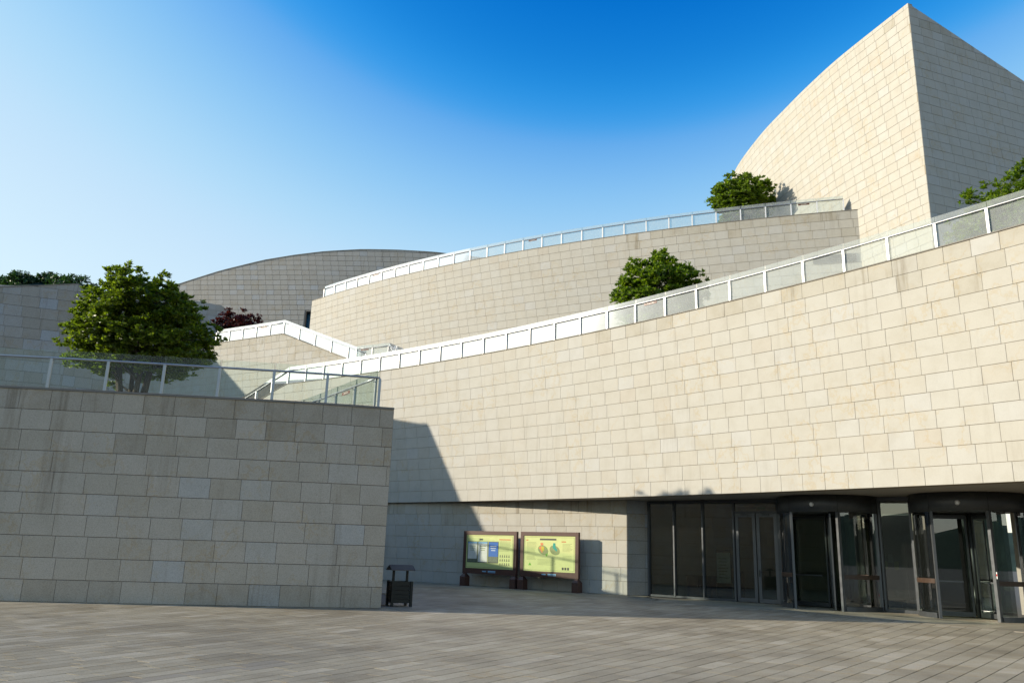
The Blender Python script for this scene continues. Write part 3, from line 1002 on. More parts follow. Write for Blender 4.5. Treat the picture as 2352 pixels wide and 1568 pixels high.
# ------------------------------------------------------------------ hall behind the glass
hall = empty('entrance_hall', DP(7, -6), kind='structure')
mb = MB(); mb.face([DP(0.1, -0.2, -0.006), DP(18, -0.2, -0.006), DP(18, -11, -0.006), DP(-3, -11, -0.006)]); mb.build('floor', M['interior_floor'], hall)
mb = MB()
mb.hexa([DP(-3, -11), DP(18, -11), DP(18, -11.2), DP(-3, -11.2)], [DP(-3, -11, 3.75), DP(18, -11, 3.75), DP(18, -11.2, 3.75), DP(-3, -11.2, 3.75)])
mb.hexa([DP(18, 0.5), DP(18.2, 0.5), DP(18.2, -11), DP(18, -11)], [DP(18, 0.5, 3.75), DP(18.2, 0.5, 3.75), DP(18.2, -11, 3.75), DP(18, -11, 3.75)])
mb.build('wall', M['interior'], hall)
hw = Path([(DP(0.0, -0.25).x, DP(0.0, -0.25).y), (DP(3.6, -4.2).x, DP(3.6, -4.2).y), (DP(6.5, -4.6).x, DP(6.5, -4.6).y)])
iw = empty('inner_stone_wall', DP(2, -3), 'stone wall inside the hall seen through left panes', 'wall')
clad(iw, hw, 0, 3.74, 'cream', 120, 0.2)
mb = MB(); mb.face([DP(-3, -0.2, 3.76), DP(18, 0.6, 3.76), DP(18, -11, 3.76), DP(-3, -11, 3.76)]); mb.build('ceiling', M['interior'], hall)
# things in the hall
t = empty('wood_cabinet', DP(1.9, -0.9), 'low dark wooden cabinet behind the second pane', 'cabinet')
for k in (-1, 1):
    mb = MB(); mb.box(DP(1.9 + k * .26, -0.66, 0.42), (0.50, 0.02, 0.74), DA); d = mb.build('cabinet_door', M['wood'], t)
    mb = MB(); mb.box(DP(1.9 + k * .06, -0.64, 0.45), (0.02, 0.02, 0.12), DA); mb.build('knob', M['steel'], d)
mb = MB(); mb.box(DP(1.9, -0.9, 0.42), (1.06, 0.44, 0.82), DA); mb.box(DP(1.9, -0.9, 0.85), (1.12, 0.50, 0.03), DA); mb.build('carcass', M['wood'], t)
t = empty('poster_stand', DP(3.0, -0.6), 'free standing poster board behind the third pane', 'poster stand')
mb = MB(); mb.box(DP(3.0, -0.6, 0.03), (0.55, 0.4, 0.05), DA); mb.box(DP(3.0, -0.62, 0.95), (0.62, 0.03, 1.85), DA); mb.build('stand', M['wood'], t)
mb = MB(); mb.box(DP(3.0, -0.598, 1.2), (0.58, 0.01, 1.15), DA); sh = mb.build('sheet', M['white'], t)
mb = MB()
for k in range(7): mb.box(DP(3.0 - .02 * (k % 3), -0.591, 1.55 - k * 0.12), (0.40 - 0.05 * (k % 3), 0.002, 0.022), DA)
mb.build('print_lines', M['ink_soft'], sh)
t = empty('brochure_rack', DP(3.55, -0.7), 'small rack of blue leaflets beside the poster stand', 'rack')
mb = MB()
for k in (-1, 1): mb.box(DP(3.55 + k * .17, -0.7, 0.55), (0.02, 0.3, 1.1), DA)
mb.build('side_frame', M['frame_grey'], t)
for k in range(4):
    mb = MB(); mb.box(DP(3.55, -0.7, 0.15 + k * 0.27), (0.32, 0.28, 0.02), DA); mb.build('shelf', M['frame_grey'], t)
    if k < 2:
        mb = MB(); mb.box(DP(3.52, -0.62, 0.27 + k * 0.27), (0.22, 0.06, 0.20), DA); mb.build('leaflets', M['sky_print'], t)
t = empty('exit_sign', DP(4.75, -0.3, 3.5), 'green lit exit sign above the double door', 'sign')
mb = MB(); mb.box(DP(4.75, -0.3, 3.45), (0.40, 0.05, 0.16), DA); mb.build('housing', M['black'], t)
mb = MB(); mb.box(DP(4.75, -0.27, 3.45), (0.36, 0.006, 0.13), DA); mb.build('face', M['exit'], t)
SP = [(11.3, -2.6), (12.5, -2.4), (13.9, -2.2), (15.2, -2.0)]
for i, (s, o) in enumerate(SP):
    t = empty('belt_post', DP(s, o), ['first', 'second', 'third', 'fourth'][i] + ' belt barrier post from the left behind the right revolving door', 'barrier post', 'belt barrier posts in the hall')
    mb = MB(); mb.tube([DP(s, o, 0.0), DP(s, o, 0.02), DP(s, o, 0.05)], [0.17, 0.17, 0.04], 16); mb.build('foot', M['steel'], t)
    mb = MB(); mb.tube([DP(s, o, 0.05), DP(s, o, 0.98)], 0.03, 10); mb.build('pole', M['steel'], t)
    if i < 3:
        mb = MB(); mb.bar(DP(s, o, 0.92), DP(*SP[i + 1], 0.92), 0.006, 0.05); mb.bar(DP(s, o, 0.40), DP(*SP[i + 1], 0.40), 0.006, 0.07); mb.build('belt', M['red'], t)
for i, (s, o) in enumerate(((8.3, -3.6), (12.4, -4.8))):
    t = empty('information_board', DP(s, o), ('yellowish information board deep in the hall behind ' + ('left' if i == 0 else 'right') + ' revolving door'), 'board')
    mb = MB(); mb.box(DP(s, o, 1.3), (1.3, 0.06, 2.1), DA); mb.build('panel', M['interior'], t)
    for k in range(4):
        mb = MB(); mb.box(DP(s - .3 + .2 * k, o + .04, 1.75 - .25 * (k % 2)), (0.16, 0.01, 0.3), DA); mb.build('sheet', M['board' if k % 2 else 'white'], t)
    mb = MB(); mb.box(DP(s, o, 0.12), (0.9, 0.4, 0.24), DA); mb.build('plinth', M['wood'], t)

# ------------------------------------------------------------------ grey terrace block in the left foreground
ZG = 5.39
gb = empty('terrace_block', (-10, 24, 0), 'grey granite terrace wall in shade filling the left foreground', 'wall')
clad(gb, grey_path, 0, ZG, 'granite', 300, 0.55, zanchor=ZG)
mb = MB()
ep = Path(END)
coping(gb, grey_path, ZG, 0.05, 0.035, 0.5)
gpts = [grey_path.at(grey_path.L * i / 20) for i in range(21)]
mb = MB()
poly = [(p.x, p.y) for p in gpts] + [(-6.6, 27.6), (-11.0, 33.9), (-14.5, 38.6), (-30.0, 33.0)]
mb.face([(x, y, ZG - 0.12) for x, y in poly])
mb.build('terrace_deck', M['deck'], gb)
ge_ = empty('terrace_end_wall', (-9, 30, 0), 'grey granite end wall of the terrace, running away behind the bin', 'wall')
clad(ge_, ep, 0, ZG, 'granite', 60, 0.2, zanchor=ZG, thick=0.05)
coping(ge_, ep, ZG, 0.048, 0.03, 0.3)
gl = [(grey_path.at(u).x, grey_path.at(u).y, ZG + .05) for u in [grey_path.L * i / 40 for i in range(41)]]
gl = [p for p in gl if p[0] < -3.8] + [(-3.74, 22.70, ZG + .05)]
railing('terrace_railing', 'shaded glass railing with blue steel handrail on the grey terrace wall', gl, inset=0.10, post='steel', glass_key='rail_glass_clear')
er = [(-3.88, 22.86, ZG + .05), (-6.75, 27.3, ZG + .05), (-11.15, 33.7, ZG + .05), (-14.5, 38.2, ZG + .05)]
railing('terrace_end_railing', 'glass railing running back from the corner of the grey terrace', er, inset=0.0, post='steel', plates=(1,), side=-1, glass_key='rail_glass_clear')

# ------------------------------------------------------------------ left building with a raking roofline
lb = empty('left_building', (-24, 40, 0), 'shaded blue grey stone building with raking roofline behind the big tree', 'building')
GP = [(-44.6, 30.6), (-25.29, 38.11), (-22.14, 39.33)]
gp = Path(GP)
gtop = lambda u: 14.05 - 0.20 * (gp.L - u)
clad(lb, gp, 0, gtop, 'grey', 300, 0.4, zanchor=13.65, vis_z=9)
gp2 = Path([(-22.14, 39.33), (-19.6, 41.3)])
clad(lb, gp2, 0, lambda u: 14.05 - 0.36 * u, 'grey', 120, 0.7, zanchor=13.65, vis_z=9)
coping(lb, gp, gtop, 0.04, 0.03)
mb = MB(); mb.face([(-44.6, 30.7, 9.3), (-22.2, 39.4, 13.9), (-19.7, 41.4, 12.7), (-25.5, 51, 12.7), (-45, 49, 9.5)]); mb.build('roof', M['deck'], lb)
bb = empty('rear_block', (-31, 63, 0), 'pale blue grey stone block end seen right of the tree', 'building')
rp = Path([(-56, 48.7), (-40, 58.85), (-25.54, 67.99)])
clad(bb, rp, 0, lambda u: 21.6 - 0.11 * max(0, (rp.L - u) - 3), 'ash', 150, 0.1, zanchor=21.6, vis_z=16)
rp2 = Path([(-25.54, 67.99), (-25.0, 76)])
clad(bb, rp2, 8, 21.6, 'ash', 0, 0.5, zanchor=21.6)
mb = MB(); mb.face([(-56, 48.7, 18.5), (-40, 58.9, 20.0), (-25.6, 68, 21.5), (-25.1, 76, 21.5), (-56, 70, 19)]); mb.build('roof', M['deck'], bb)

# ------------------------------------------------------------------ far building with arched roofline
fb = empty('far_building', (-22, 80, 8), 'distant grey stone building with a long arched roofline', 'building')
FT = [(-46, 24.0), (-40, 25.9), (-34.95, 27.78), (-30.86, 29.08), (-26.27, 30.24), (-23.17, 30.78), (-19.89, 31.22), (-15.85, 31.52), (-12.23, 31.54), (-8.47, 31.42), (0, 30.6), (6, 29.6)]
fxs, fzs = [a for a, b in FT], [b for a, b in FT]
fp = Path(smooth([(-46, 83.2), (-36, 81.4), (-26, 80.2), (-15, 79.5), (6, 79.3)], 10))
ftop = lambda u: float(np.interp(fp.at(u).x, fxs, fzs))
door_u = (fp.find_x(-21.38), fp.find_x(-19.7))
clad(fb, fp, 8, ftop, 'ash', 300, 0.35, zanchor=30.24, vis_z=19, gap=0.032, hole=(door_u[0], door_u[1], 20.5, 24.85))
coping(fb, fp, ftop, 0.05, 0.05)
a = fp.at(door_u[0]); b = fp.at(door_u[1])
mb = MB()
mb.hexa([(a.x, a.y, 20.5), (a.x + .12, a.y, 20.5), (a.x + .12, a.y + .9, 20.5), (a.x, a.y + .9, 20.5)], [(a.x, a.y, 24.85), (a.x + .12, a.y, 24.85), (a.x + .12, a.y + .9, 24.85), (a.x, a.y + .9, 24.85)])
mb.hexa([(a.x + .12, a.y, 24.7), (b.x, b.y, 24.7), (b.x, b.y + .9, 24.7), (a.x + .12, a.y + .9, 24.7)], [(a.x + .12, a.y, 24.85), (b.x, b.y, 24.85), (b.x, b.y + .9, 24.85), (a.x + .12, a.y + .9, 24.85)])
mb.build('door_reveal', M['coping'], fb)
mb = MB(); mb.box(((a.x + b.x) / 2, a.y + .7, 22.6), (b.x - a.x, 0.06, 4.2)); mb.build('door', M['blue_door'], fb)

# ------------------------------------------------------------------ upper curved wall
T2 = [(-17.08, 65.84), (-14.38, 63.32), (-11.6, 60.93), (-8.75, 58.67), (-5.83, 56.53), (-2.84, 54.52), (0.23, 52.63), (3.37, 50.88), (6.59, 49.25), (9.87, 47.74), (13.23, 46.37), (16.67, 45.12), (20.12, 44.0)]
t2 = Path(smooth(T2, 8))
Z2 = 21.6
uw = empty('upper_curved_wall', (0, 53, 10), 'upper curved cream stone wall behind the middle tree', 'wall')
clad(uw, t2, 10.6, Z2, 'cream', 300, 0.6, zanchor=Z2, vis_z=13, gap=0.018)
coping(uw, t2, Z2, 0.035, 0.03)
clad(uw, Path([(-16.2, 69.5), (-17.08, 65.84)]), 10.6, Z2, 'cream', 0, 0.5, zanchor=Z2)
mb = strip(t2, Z2 - 0.2, (7, 16)); mb.build('terrace_deck', M['deck'], uw)
# louvre vent in the wall
va, vb = Vector((17.56, 44.83)), Vector((19.82, 44.10))
vt = (vb - va).normalized(); vn = Vector((vt.y, -vt.x))
lv = empty('louvre_vent', (18.7, 44.4, 18.4), 'wide grey louvre vent low on the upper wall beside the tower', 'vent')
for k in range(5):
    z = 18.43 + k * 0.105
    q = [va + vn * .05, vb + vn * .05, vb + vn * .12, va + vn * .12]
    mb = MB(); mb.hexa([(p.x, p.y, z + (0.03 if j < 2 else 0)) for j, p in enumerate(q)], [(p.x, p.y, z + (0.06 if j < 2 else 0.03)) for j, p in enumerate(q)])
    mb.build('slat', M['frame_grey'], lv)
q = [va + vn * .034, vb + vn * .034, vb + vn * .045, va + vn * .045]
mb = MB(); mb.hexa([(p.x, p.y, 18.41) for p in q], [(p.x, p.y, 18.92) for p in q]); mb.build('back', M['deck'], lv)
ul = [(t2.at(u).x, t2.at(u).y, Z2 + .035) for u in [1.3 + (t2.L - 0.75 - 1.3) * i / 50 for i in range(51)]]
railing('upper_railing', 'glass railing with white posts against the sky on the upper wall', ul, inset=0.25, plates=(4, 14, 26))

# ------------------------------------------------------------------ tower
tw = empty('stone_tower', (24, 48, 10), 'tall wedge shaped cream stone tower at the top right', 'tower')
TL = [(18.6, 67.5), (17.85, 61.5), (17.72, 58.9), (17.88, 55.9), (18.15, 53.3), (18.56, 50.9), (19.06, 48.2), (19.85, 44.8), (20.96, 41.35), (21.7, 39.2)]
tl = Path(smooth(TL, 8))
ZT = 32.1
clad(tw, tl, 10.6, ZT, 'cream', 300, 0.2, zanchor=31.83, vis_z=14, gap=0.018)
tr_ = Path([(21.7, 39.2), (29.74, 42.19), (40, 46.0)])
def rtop(u): return ZT - 0.02 - 0.315 * u - 0.001 * u * u
clad(tw, tr_, 10.6, rtop, 'cream', 300, 0.75, zanchor=31.83, vis_z=14, gap=0.018)
mb = MB(); mb.face([(18.6, 67.5, 32.0), (17.85, 61.5, 32.0), (17.9, 55.9, 32.0), (19.1, 48.2, 32.0), (21.75, 39.3, 32.0)]); mb.face([(18.6, 67.5, 32.0), (21.75, 39.3, 32.0), (29.74, 42.3, 29.2), (40, 46.1, 25.8), (40, 67, 26)]); mb.build('roof', M['deck'], tw)

# ------------------------------------------------------------------ stair wall in the middle distance
sw = empty('stair_wall', (-18, 59, 8), 'cream stone stair wall with sloping top right of the big tree', 'wall')
KP = [(-31.0, 66.2), (-23.28, 61.65), (-19.26, 59.35), (-17.0, 58.0), (-11.58, 54.8), (-10.0, 53.87)]
kp = Path(KP)
ku = kp.find_x(-17.0)
ktop = lambda u: 16.61 if u < ku else 16.61 - 0.387 * (u - ku)
clad(sw, kp, 7, ktop, 'cream', 300, 0.15, zanchor=16.61, vis_z=11)
coping(sw, kp, ktop, 0.035, 0.04)
mb = strip(kp, 16.4, (5, 12), u1=ku); mb.build('landing', M['deck'], sw)
kpts = [(p.x, p.y, ktop(u) + .035) for u in [kp.find_x(-23.3) + (ku - kp.find_x(-23.3)) * i / 8 for i in range(9)] for p in (kp.at(u),)]
railing('landing_railing', 'glass railing in front of the dark red maple', kpts, inset=0.06, plates=(3,))
kpts = [(p.x, p.y, ktop(u) + .035) for u in [ku + (kp.L - ku) * i / 8 for i in range(9)] for p in (kp.at(u),)]
railing('flight_railing', 'glass railing falling right from the landing', kpts, inset=0.06, plates=())
railing('low_landing_railing', 'short level glass railing at the foot of the stair flight', [(-10.7, 54.27, 13.88), (-8.32, 53.07, 13.88)], inset=0.0, plates=(0,))
railing('lower_flight_railing', 'glass railing dropping right behind the long railing', [(-8.32, 53.07, 13.88), (-6.8, 50.7, 12.85), (-5.9, 49.3, 12.2)], inset=0.0)

# ------------------------------------------------------------------ trees
def tree(name, label, base, stems, cen, rad, ncl, nleaf, lsize, leaf, seed, cl_r=0.42, group=None, cat='tree', lobes=7, limb_share=0.5, flat=0.6):
    R = np.random.RandomState(seed)
    root = empty(name, base, label, cat, group)
    cen, rad, bse = np.array(cen, float), np.array(rad, float), np.array(base, float)
    lob = R.normal(size=(lobes, 3)); lob /= np.linalg.norm(lob, axis=1)[:, None]
    lamp = R.uniform(-0.22, 0.20, lobes)
    C = []
    while len(C) < ncl:
        d = R.normal(size=3); d /= np.linalg.norm(d)
        if d[2] < -0.75: continue
        k = 1 + sum(a * max(0, d.dot(l)) ** 4 for a, l in zip(lamp, lob))
        rr = (R.uniform(0.12, 1.0) ** 0.45) * k
        if d[2] < 0: rr *= (1 + 0.25 * d[2])
        C.append(cen + d * rad * rr)
    C = np.array(C)
    # trunk and limbs
    mb = MB()
    tips = []
    for s in range(stems):
        an = 2 * PI * s / stems + R.uniform(-.4, .4)
        spread = 0.12 if stems > 1 else 0.0
        p0 = bse + np.array([math.cos(an), math.sin(an), 0]) * spread * (1 + .5 * R.rand())
        tip = cen + np.array([math.cos(an) * rad[0] * .38, math.sin(an) * rad[1] * .38, rad[2] * R.uniform(.05, .35)]) * (1 if stems > 1 else .3)
        pts, rads = [], []
        r0 = 0.16 * (1.0 if stems > 1 else 1.5) * (rad[0] / 3.0)
        for i in range(6):
            f = i / 5
            p = p0 + (tip - p0) * f
            p = p + np.array([math.sin(f * 5 + s) * .10, math.cos(f * 4 + s * 2) * .10, 0]) * f * rad[0] / 3
            pts.append(p); rads.append(r0 * (1 - .75 * f))
        mb.tube(pts, rads, 8)
        tips.append((pts, rads))
    for i in range(int(ncl * limb_share)):
        c = C[i]
        best = None
        for pts, rads in tips:
            for k in range(1, 6):
                if pts[k][2] < c[2] + 0.3:
                    dd = np.linalg.norm(pts[k] - c)
                    if best is None or dd < best[0]: best = (dd, pts[k], rads[k])
        if best is None: best = (0, tips[0][0][2], tips[0][1][2])
        a = best[1]
        mid = (a + c) / 2 + np.array([0, 0, 0.12 * np.linalg.norm(c - a)]) + R.normal(size=3) * .06
        r = min(best[2] * .6, 0.05 * rad[0] / 3 + .012)
        mb.tube([a, mid, c], [r, r * .65, r * .25], 5, False)
    mb.build('trunk', M['bark'], root)
    # leaves: rosettes of pointed leaves round every twig end
    n = ncl * nleaf
    ci = np.repeat(np.arange(ncl), nleaf)
    crs = cl_r * R.uniform(0.6, 1.25, ncl)
    # each cluster is a few rosettes
    nro = 7
    ro = R.normal(size=(ncl, nro, 3)); ro /= np.linalg.norm(ro, axis=2)[:, :, None]
    ro *= (R.uniform(0.35, 1.0, (ncl, nro, 1))) * crs[:, None, None] * np.array([1.15, 1.15, flat])
    pick = R.randint(0, nro, n)
    org = C[ci] + ro[ci, pick]
    dirv = R.normal(size=(n, 3)); dirv[:, 2] = np.abs(dirv[:, 2]) * .55 - 0.05
    dirv /= np.linalg.norm(dirv, axis=1)[:, None]
    outw = org - cen; outw /= np.maximum(np.linalg.norm(outw, axis=1)[:, None], 1e-6)
    dirv = dirv + outw * .35; dirv /= np.linalg.norm(dirv, axis=1)[:, None]
    upn = np.array([0, 0, 0.5]) + R.normal(size=(n, 3)) * .6 + outw * .8
    side = np.cross(dirv, upn); side /= np.maximum(np.linalg.norm(side, axis=1)[:, None], 1e-6)
    nor = np.cross(side, dirv)
    L = lsize * R.uniform(0.65, 1.25, n)[:, None]
    org = org + R.normal(size=(n, 3)) * lsize * .15
    tipv = org + dirv * L - nor * L * .12
    mid = org + dirv * L * .52 + nor * L * .05
    a, b = mid + side * L * .24 - nor * L * .03, mid - side * L * .24 - nor * L * .03
    V = np.stack([org, a, tipv, b], axis=1).reshape(-1, 3) - bse
    me = bpy.data.meshes.new('crown')
    me.vertices.add(n * 4); me.loops.add(n * 4); me.polygons.add(n)
    me.vertices.foreach_set('co', V.astype(np.float32).ravel())
    me.loops.foreach_set('vertex_index', np.arange(n * 4, dtype=np.int32))
    me.polygons.foreach_set('loop_start', np.arange(0, n * 4, 4, dtype=np.int32))
    me.polygons.foreach_set('loop_total', np.full(n, 4, dtype=np.int32))
    me.materials.append(M[leaf])
    me.update(calc_edges=True)
    link('crown', me, root)
    return root

tree('tree', 'large round green tree standing on the grey terrace at left', (-13.6, 28.8, ZG - .1), 6, (-13.55, 28.8, 8.75), (2.6, 2.5, 2.66), 520, 145, 0.15, 'leaf', 11, 0.38, lobes=12)
tree('tree', 'rounded bright green tree above the long railing, in the middle', (7.1, 38, Z_MAIN - .2), 3, (7.15, 38, 13.75), (2.25, 2.1, 2.35), 320, 115, 0.19, 'leaf_bright', 12, 0.38)
tree('tree', 'small green tree beside the tower on the upper wall', (15.65, 52, Z2 - .2), 3, (15.65, 52, 25.45), (2.2, 2.1, 2.1), 290, 110, 0.2, 'leaf_bright', 13, 0.38)
tree('tree', 'green tree cut by the right edge, below the tower', (21.9, 32.0, Z_MAIN - .2), 4, (21.9, 32.0, 15.25), (2.9, 2.6, 3.2), 440, 105, 0.18, 'leaf_bright', 14, 0.46)
tree('maple_tree', 'dark red maple behind the landing railing', (-23.1, 66.0, 16.3), 2, (-23.1, 66.0, 19.1), (2.15, 1.8, 1.6), 110, 80, 0.2, 'leaf_red', 15, 0.36)
random.seed(3)
HT = [(-172, 262, 4.5, 'leftmost dark tree on the wooded hilltop'), (-165, 258, 5.0, 'broad low tree on the hilltop, left of its middle'), (-159, 264, 4.6, 'green tree in the middle of the hilltop row'), (-153, 260, 4.0, 'low bright tree on the hilltop, right of its middle'), (-146, 256, 7.0, 'tallest tree on the hilltop at left'), (-139, 254, 5.5, 'rightmost dark tree on the hilltop beside the big tree')]
for i, (x, y, h, lb_) in enumerate(HT):
    z = hz(x, y)
    tree('hill_tree', lb_, (x, y, z - 2), 1, (x, y, z - h * .12), (h * 1.0, h * .9, h * .85), 130, 45, 0.85, 'leaf_far', 30 + i, 1.3, group='trees on the distant hilltop', limb_share=0.2)

# ------------------------------------------------------------------ notice boards
def notice_board(label, A, B, kind):
    A, B = Vector(A), Vector(B)
    t = (B - A).normalized(); nrm = Vector((t.y, -t.x)); W = (B - A).length
    an = math.atan2(t.y, t.x)
    P = lambda x, o, z: (A.x + t.x * x + nrm.x * o, A.y + t.y * x + nrm.y * o, z)
    root = empty('notice_board', P(W / 2, 0, 0), label, 'notice board', 'notice boards by the recessed wall')
    def bx(name, x0, x1, z0, z1, o, d, m_, parent=root):
        mb = MB(); mb.box(P((x0 + x1) / 2, o, (z0 + z1) / 2), (x1 - x0, d, z1 - z0), an)
        return mb.build(name, M[m_], parent)
    zt, zb = 2.42, 0.55
    fwid = 0.16
    bx('frame_rail', 0, W, zt - fwid, zt, 0, 0.14, 'brown')
    br = bx('frame_rail', 0, W, zb, zb + 0.24, 0, 0.14, 'brown')
    bx('frame_stile', 0, fwid, zb + .24, zt - fwid, 0, 0.139, 'brown')
    bx('frame_stile', W - fwid, W, zb + .24, zt - fwid, 0, 0.139, 'brown')
    bx('back_panel', fwid, W - fwid, zb + .24, zt - fwid, -0.04, 0.03, 'brown')
    bd = bx('printed_panel', fwid, W - fwid, zb + .24, zt - fwid, 0.02, 0.05, 'board')
    for x in (0.10, W - 0.10):
        leg = bx('leg', x - .07, x + .07, 0.45, zb, 0, 0.12, 'brown')
        mb = MB()
        q0 = [(-.15, -.17), (.15, -.17), (.15, .17), (-.15, .17)]
        R4_ = lambda k, z: [P(x + a * k, b * k, z) for a, b in q0]
        mb.hexa(R4_(1, 0), R4_(1, 0.40)); mb.hexa(R4_(1, 0.401), R4_(.5, 0.52))
        mb.build('pedestal', M['brown'], leg)
    x0, x1, z0, z1 = fwid, W - fwid, zb + .24, zt - fwid
    w, h = x1 - x0, z1 - z0
    cnt = [0]
    def pr(fx0, fx1, fz0, fz1, m_, name='print', lay=1, parent=bd):
        mb = MB(); o = 0.0455 + 0.0016 * lay
        mb.box(P(x0 + w * (fx0 + fx1) / 2, o, z0 + h * (fz0 + fz1) / 2), (w * (fx1 - fx0), 0.0012, h * (fz1 - fz0)), an)
        return mb.build(name, M[m_], parent)
    def poly(pts, m_, name, lay=1):
        mb = MB(); o = 0.0455 + 0.0016 * lay
        mb.hexa([P(x0 + w * a, o, z0 + h * b) for a, b in pts], [P(x0 + w * a, o + .0012, z0 + h * b) for a, b in pts])
        return mb.build(name, M[m_], bd)
    def lines(fx0, fx1, fzt, n, dz, m_='ink_soft', hgt=0.010, seed=1):
        r = random.Random(seed); mb = MB(); o = 0.0472
        for k in range(n):
            e = fx1 - (fx1 - fx0) * r.uniform(0, .25)
            mb.box(P(x0 + w * (fx0 + e) / 2, o, z0 + h * (fzt - k * dz)), (w * (e - fx0), 0.0012, h * hgt), an)
        mb.build('text_lines', M[m_], bd)
    # thin border line of the sheet
    for f in ((0.02, 0.98, 0.955, 0.962), (0.02, 0.98, 0.035, 0.042)): pr(*f, 'ink_soft', 'border_line')
    for f in ((0.02, 0.026, 0.042, 0.955), (0.974, 0.98, 0.042, 0.955)): pr(*f, 'ink_soft', 'border_line')
    if kind == 1:
        lines(0.28, 0.38, 0.86, 1, 0.1, 'ink', 0.05, 2)
        for fx, (ta, tb, tc) in zip((0.03, 0.25, 0.475), (('sky_print', 'pale_print', 'hill_print'), ('sky_print', 'pale_print', 'pale_print'), ('blue_print', 'sky_print', 'hill_print'))):
            po = pr(fx, fx + 0.215, 0.17, 0.80, 'ink', 'poster', 1)
            pr(fx + .01, fx + .205, 0.60 if fx > .4 else 0.74, 0.785, ta, 'poster_sky', 2, po)
            pr(fx + .01, fx + .205, 0.36 if fx > .2 else 0.28, 0.60 if fx > .4 else 0.74, tb if fx < .4 else 'blue_print', 'poster_middle', 2, po)
            pr(fx + .01, fx + .205, 0.19, 0.36 if fx > .2 else 0.28, tc, 'poster_foot', 2, po)
            mb = MB()
            for k in range(3):
                mb.box(P(x0 + w * (fx + .107), 0.0505, z0 + h * (0.66 - .06 * k)), (w * (.13 - .02 * k), 0.0012, h * .018), an)
            mb.build('poster_text', M['white' if fx > .4 else 'ink_soft'], po)
        lines(0.70, 0.95, 0.865, 1, 0.1, 'ink_red', 0.03, 3)
        lines(0.72, 0.95, 0.81, 6, 0.032, 'ink_soft', 0.008, 4)
        lines(0.70, 0.95, 0.60, 3, 0.035, 'ink_soft', 0.008, 5)
        for r_ in range(3):
            for c_ in range(5):
                u, v = 0.73 + c_ * 0.045, 0.38 - r_ * 0.115
                mb = MB(); o = 0.0472
                mb.hexa([P(x0 + w * (u - .013), o, z0 + h * (v - .03)), P(x0 + w * (u + .013), o, z0 + h * (v - .03)), P(x0 + w * (u + .005), o, z0 + h * (v + .012)), P(x0 + w * (u - .005), o, z0 + h * (v + .012))],
                        [P(x0 + w * (u - .013), o + .0012, z0 + h * (v - .03)), P(x0 + w * (u + .013), o + .0012, z0 + h * (v - .03)), P(x0 + w * (u + .005), o + .0012, z0 + h * (v + .012)), P(x0 + w * (u - .005), o + .0012, z0 + h * (v + .012))])
                mb.box(P(x0 + w * u, o + .0006, z0 + h * (v + .026)), (w * .012, .0012, h * .022), an)
                mb.build('pictogram', M['ink'], bd)
    else:
        lines(0.32, 0.74, 0.90, 1, 0.1, 'ink', 0.05, 2)
        lines(0.05, 0.09, 0.87, 1, 0.1, 'ink_red', 0.03, 3)
        lines(0.06, 0.26, 0.81, 10, 0.032, 'ink_soft', 0.008, 4)
        lines(0.06, 0.26, 0.42, 4, 0.032, 'ink_soft', 0.008, 6)
        lines(0.74, 0.83, 0.84, 1, 0.1, 'ink_red', 0.03, 3)
        lines(0.76, 0.95, 0.78, 7, 0.034, 'ink_soft', 0.008, 8)
        lines(0.76, 0.95, 0.45, 4, 0.034, 'ink_soft', 0.008, 9)
        lines(0.28, 0.66, 0.33, 5, 0.035, 'ink_soft', 0.008, 10)
        ell = lambda cx, cz, rx, rz, n=20, rot=-0.6: [(cx + rx * math.cos(k) * math.cos(rot) - rz * .7 * math.sin(k) * math.sin(rot), cz + (rx * math.cos(k) * math.sin(rot) + rz * math.sin(k) * math.cos(rot)) * 1.3) for k in [2 * PI * j / n for j in range(n)]]
        poly(ell(0.385, 0.60, 0.11, 0.10), 'ink_soft', 'map_shape', 1)
        poly(ell(0.61, 0.60, 0.11, 0.10), 'ink_soft', 'map_shape', 1)
        poly([(0.33, 0.80), (0.38, 0.80), (0.39, 0.74), (0.34, 0.72)], 'orange', 'map_patch', 2)
        poly([(0.30, 0.66), (0.35, 0.72), (0.37, 0.60), (0.38, 0.52), (0.36, 0.53)], 'orange', 'map_patch', 2)
        poly([(0.35, 0.70), (0.40, 0.70), (0.41, 0.60), (0.38, 0.55), (0.35, 0.62)], 'yellow', 'map_patch', 3)
        poly([(0.43, 0.47), (0.48, 0.52), (0.46, 0.41)], 'green', 'map_patch', 2)
        poly([(0.43, 0.70), (0.46, 0.66), (0.45, 0.62)], 'green', 'map_patch', 2)
        poly([(0.58, 0.80), (0.62, 0.80), (0.63, 0.68), (0.66, 0.62), (0.65, 0.56), (0.57, 0.66)], 'teal', 'map_patch', 2)
        for k in range(3):
            pr(0.75 + k * .05, 0.785 + k * .05, 0.06, 0.13, 'ink', 'stamp', 1)
        poly([(0.10, 0.16), (0.13, 0.24), (0.16, 0.16), (0.145, 0.15), (0.13, 0.20), (0.115, 0.15)][:3], 'green', 'leaf_mark', 1)
    # maker's strip on the bottom rail
    mb = MB(); mb.box(P(W * .42, 0.0715, zb + .12), (0.22, 0.002, 0.05), an); mb.box(P(W * .56, 0.0715, zb + .13), (0.42, 0.002, 0.05), an); mb.box(P(W * .56, 0.0715, zb + .08), (0.42, 0.002, 0.02), an)
    mb.build('rail_lettering', M['sky_print'], br)
    return root
notice_board('left notice board with three tall posters on its yellow green panel', (-1.90, 38.45), (0.51, 36.62), 1)
notice_board('right notice board with two coloured map shapes on yellow green panel', (0.69, 36.48), (3.06, 34.68), 2)

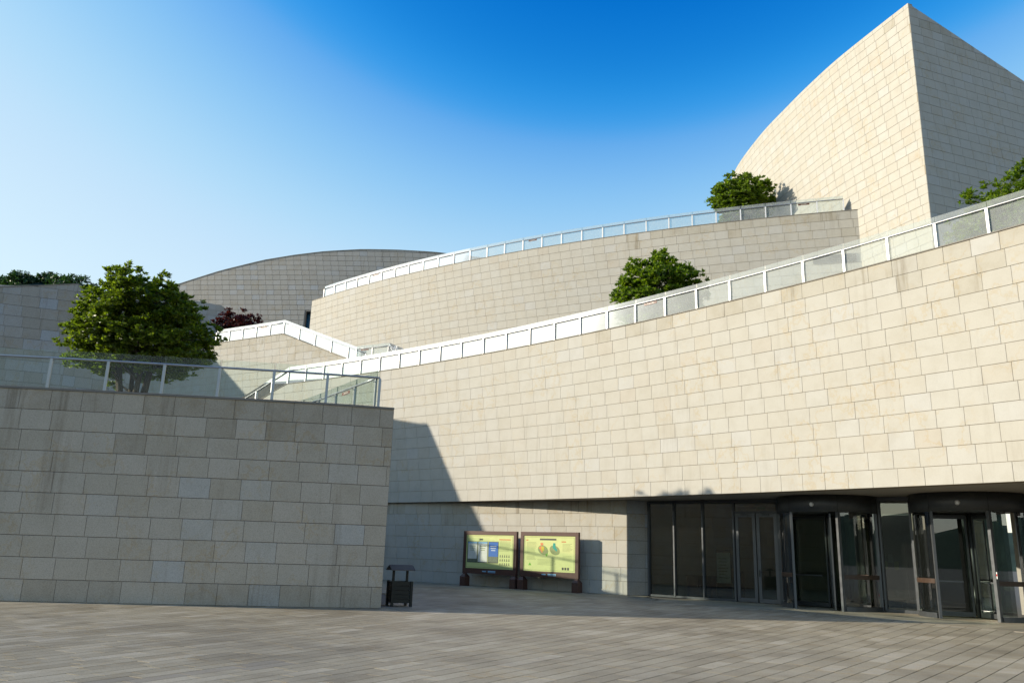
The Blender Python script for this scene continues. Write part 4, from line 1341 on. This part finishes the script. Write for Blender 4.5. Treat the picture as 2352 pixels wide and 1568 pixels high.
# ------------------------------------------------------------------ litter bin with a little roof
bn = empty('litter_bin', (-3.0, 23.9, 0), 'dark wooden litter bin with small gabled roof beside the grey wall', 'litter bin')
ba = math.radians(24)
bc = Vector((-2.96, 23.92))
bt, bnn = Vector((math.cos(ba), math.sin(ba))), Vector((-math.sin(ba), math.cos(ba)))
BP = lambda x, y, z: (bc.x + bt.x * x + bnn.x * y, bc.y + bt.y * x + bnn.y * y, z)
hw_, hd_ = 0.27, 0.24
for sx in (-1, 1):
    for sy in (-1, 1):
        mb = MB(); mb.box(BP(sx * hw_, sy * hd_, 0.34), (0.07, 0.07, 0.68), ba); mb.build('corner_post', M['bin'], bn)
for k in range(5):
    z = 0.145 + k * 0.117
    for sy in (-1, 1):
        mb = MB(); mb.box(BP(0, sy * (hd_ - .008), z), (2 * hw_ - .072, 0.03, 0.100), ba); mb.build('board', M['bin'], bn)
    for sx in (-1, 1):
        mb = MB(); mb.box(BP(sx * (hw_ - .008), 0, z), (0.03, 2 * hd_ - .072, 0.100), ba); mb.build('board', M['bin'], bn)
mb = MB(); mb.box(BP(0, 0, 0.36), (2 * hw_ - .09, 2 * hd_ - .09, 0.52), ba); mb.build('liner', M['black'], bn)
for sx in (-1, 1):
    mb = MB(); mb.box(BP(sx * 0.20, 0, 0.83), (0.06, 0.06, 0.42), ba); mb.build('roof_post', M['bin'], bn)
for sy in (-1, 1):
    for k in range(3):
        a0, a1 = k / 3, (k + 1) / 3
        y0, z0_, y1, z1_ = sy * 0.27 * a0, 1.12 - 0.13 * a0, sy * 0.27 * a1, 1.12 - 0.13 * a1 - .006
        mb = MB()
        mb.hexa([BP(-.34, y0, z0_ - .02), BP(.34, y0, z0_ - .02), BP(.34, y1, z1_ - .02), BP(-.34, y1, z1_ - .02)], [BP(-.34, y0, z0_), BP(.34, y0, z0_), BP(.34, y1, z1_), BP(-.34, y1, z1_)])
        mb.build('roof_board', M['bin_roof'], bn)
for sx in (-1, 1):
    mb = MB(); mb.hexa([BP(sx * .345, -.26, .975), BP(sx * .345, .26, .975), BP(sx * .36, .26, .975), BP(sx * .36, -.26, .975)], [BP(sx * .345, -.005, 1.098), BP(sx * .345, .005, 1.098), BP(sx * .36, .005, 1.098), BP(sx * .36, -.005, 1.098)])
    mb.build('gable', M['bin'], bn)
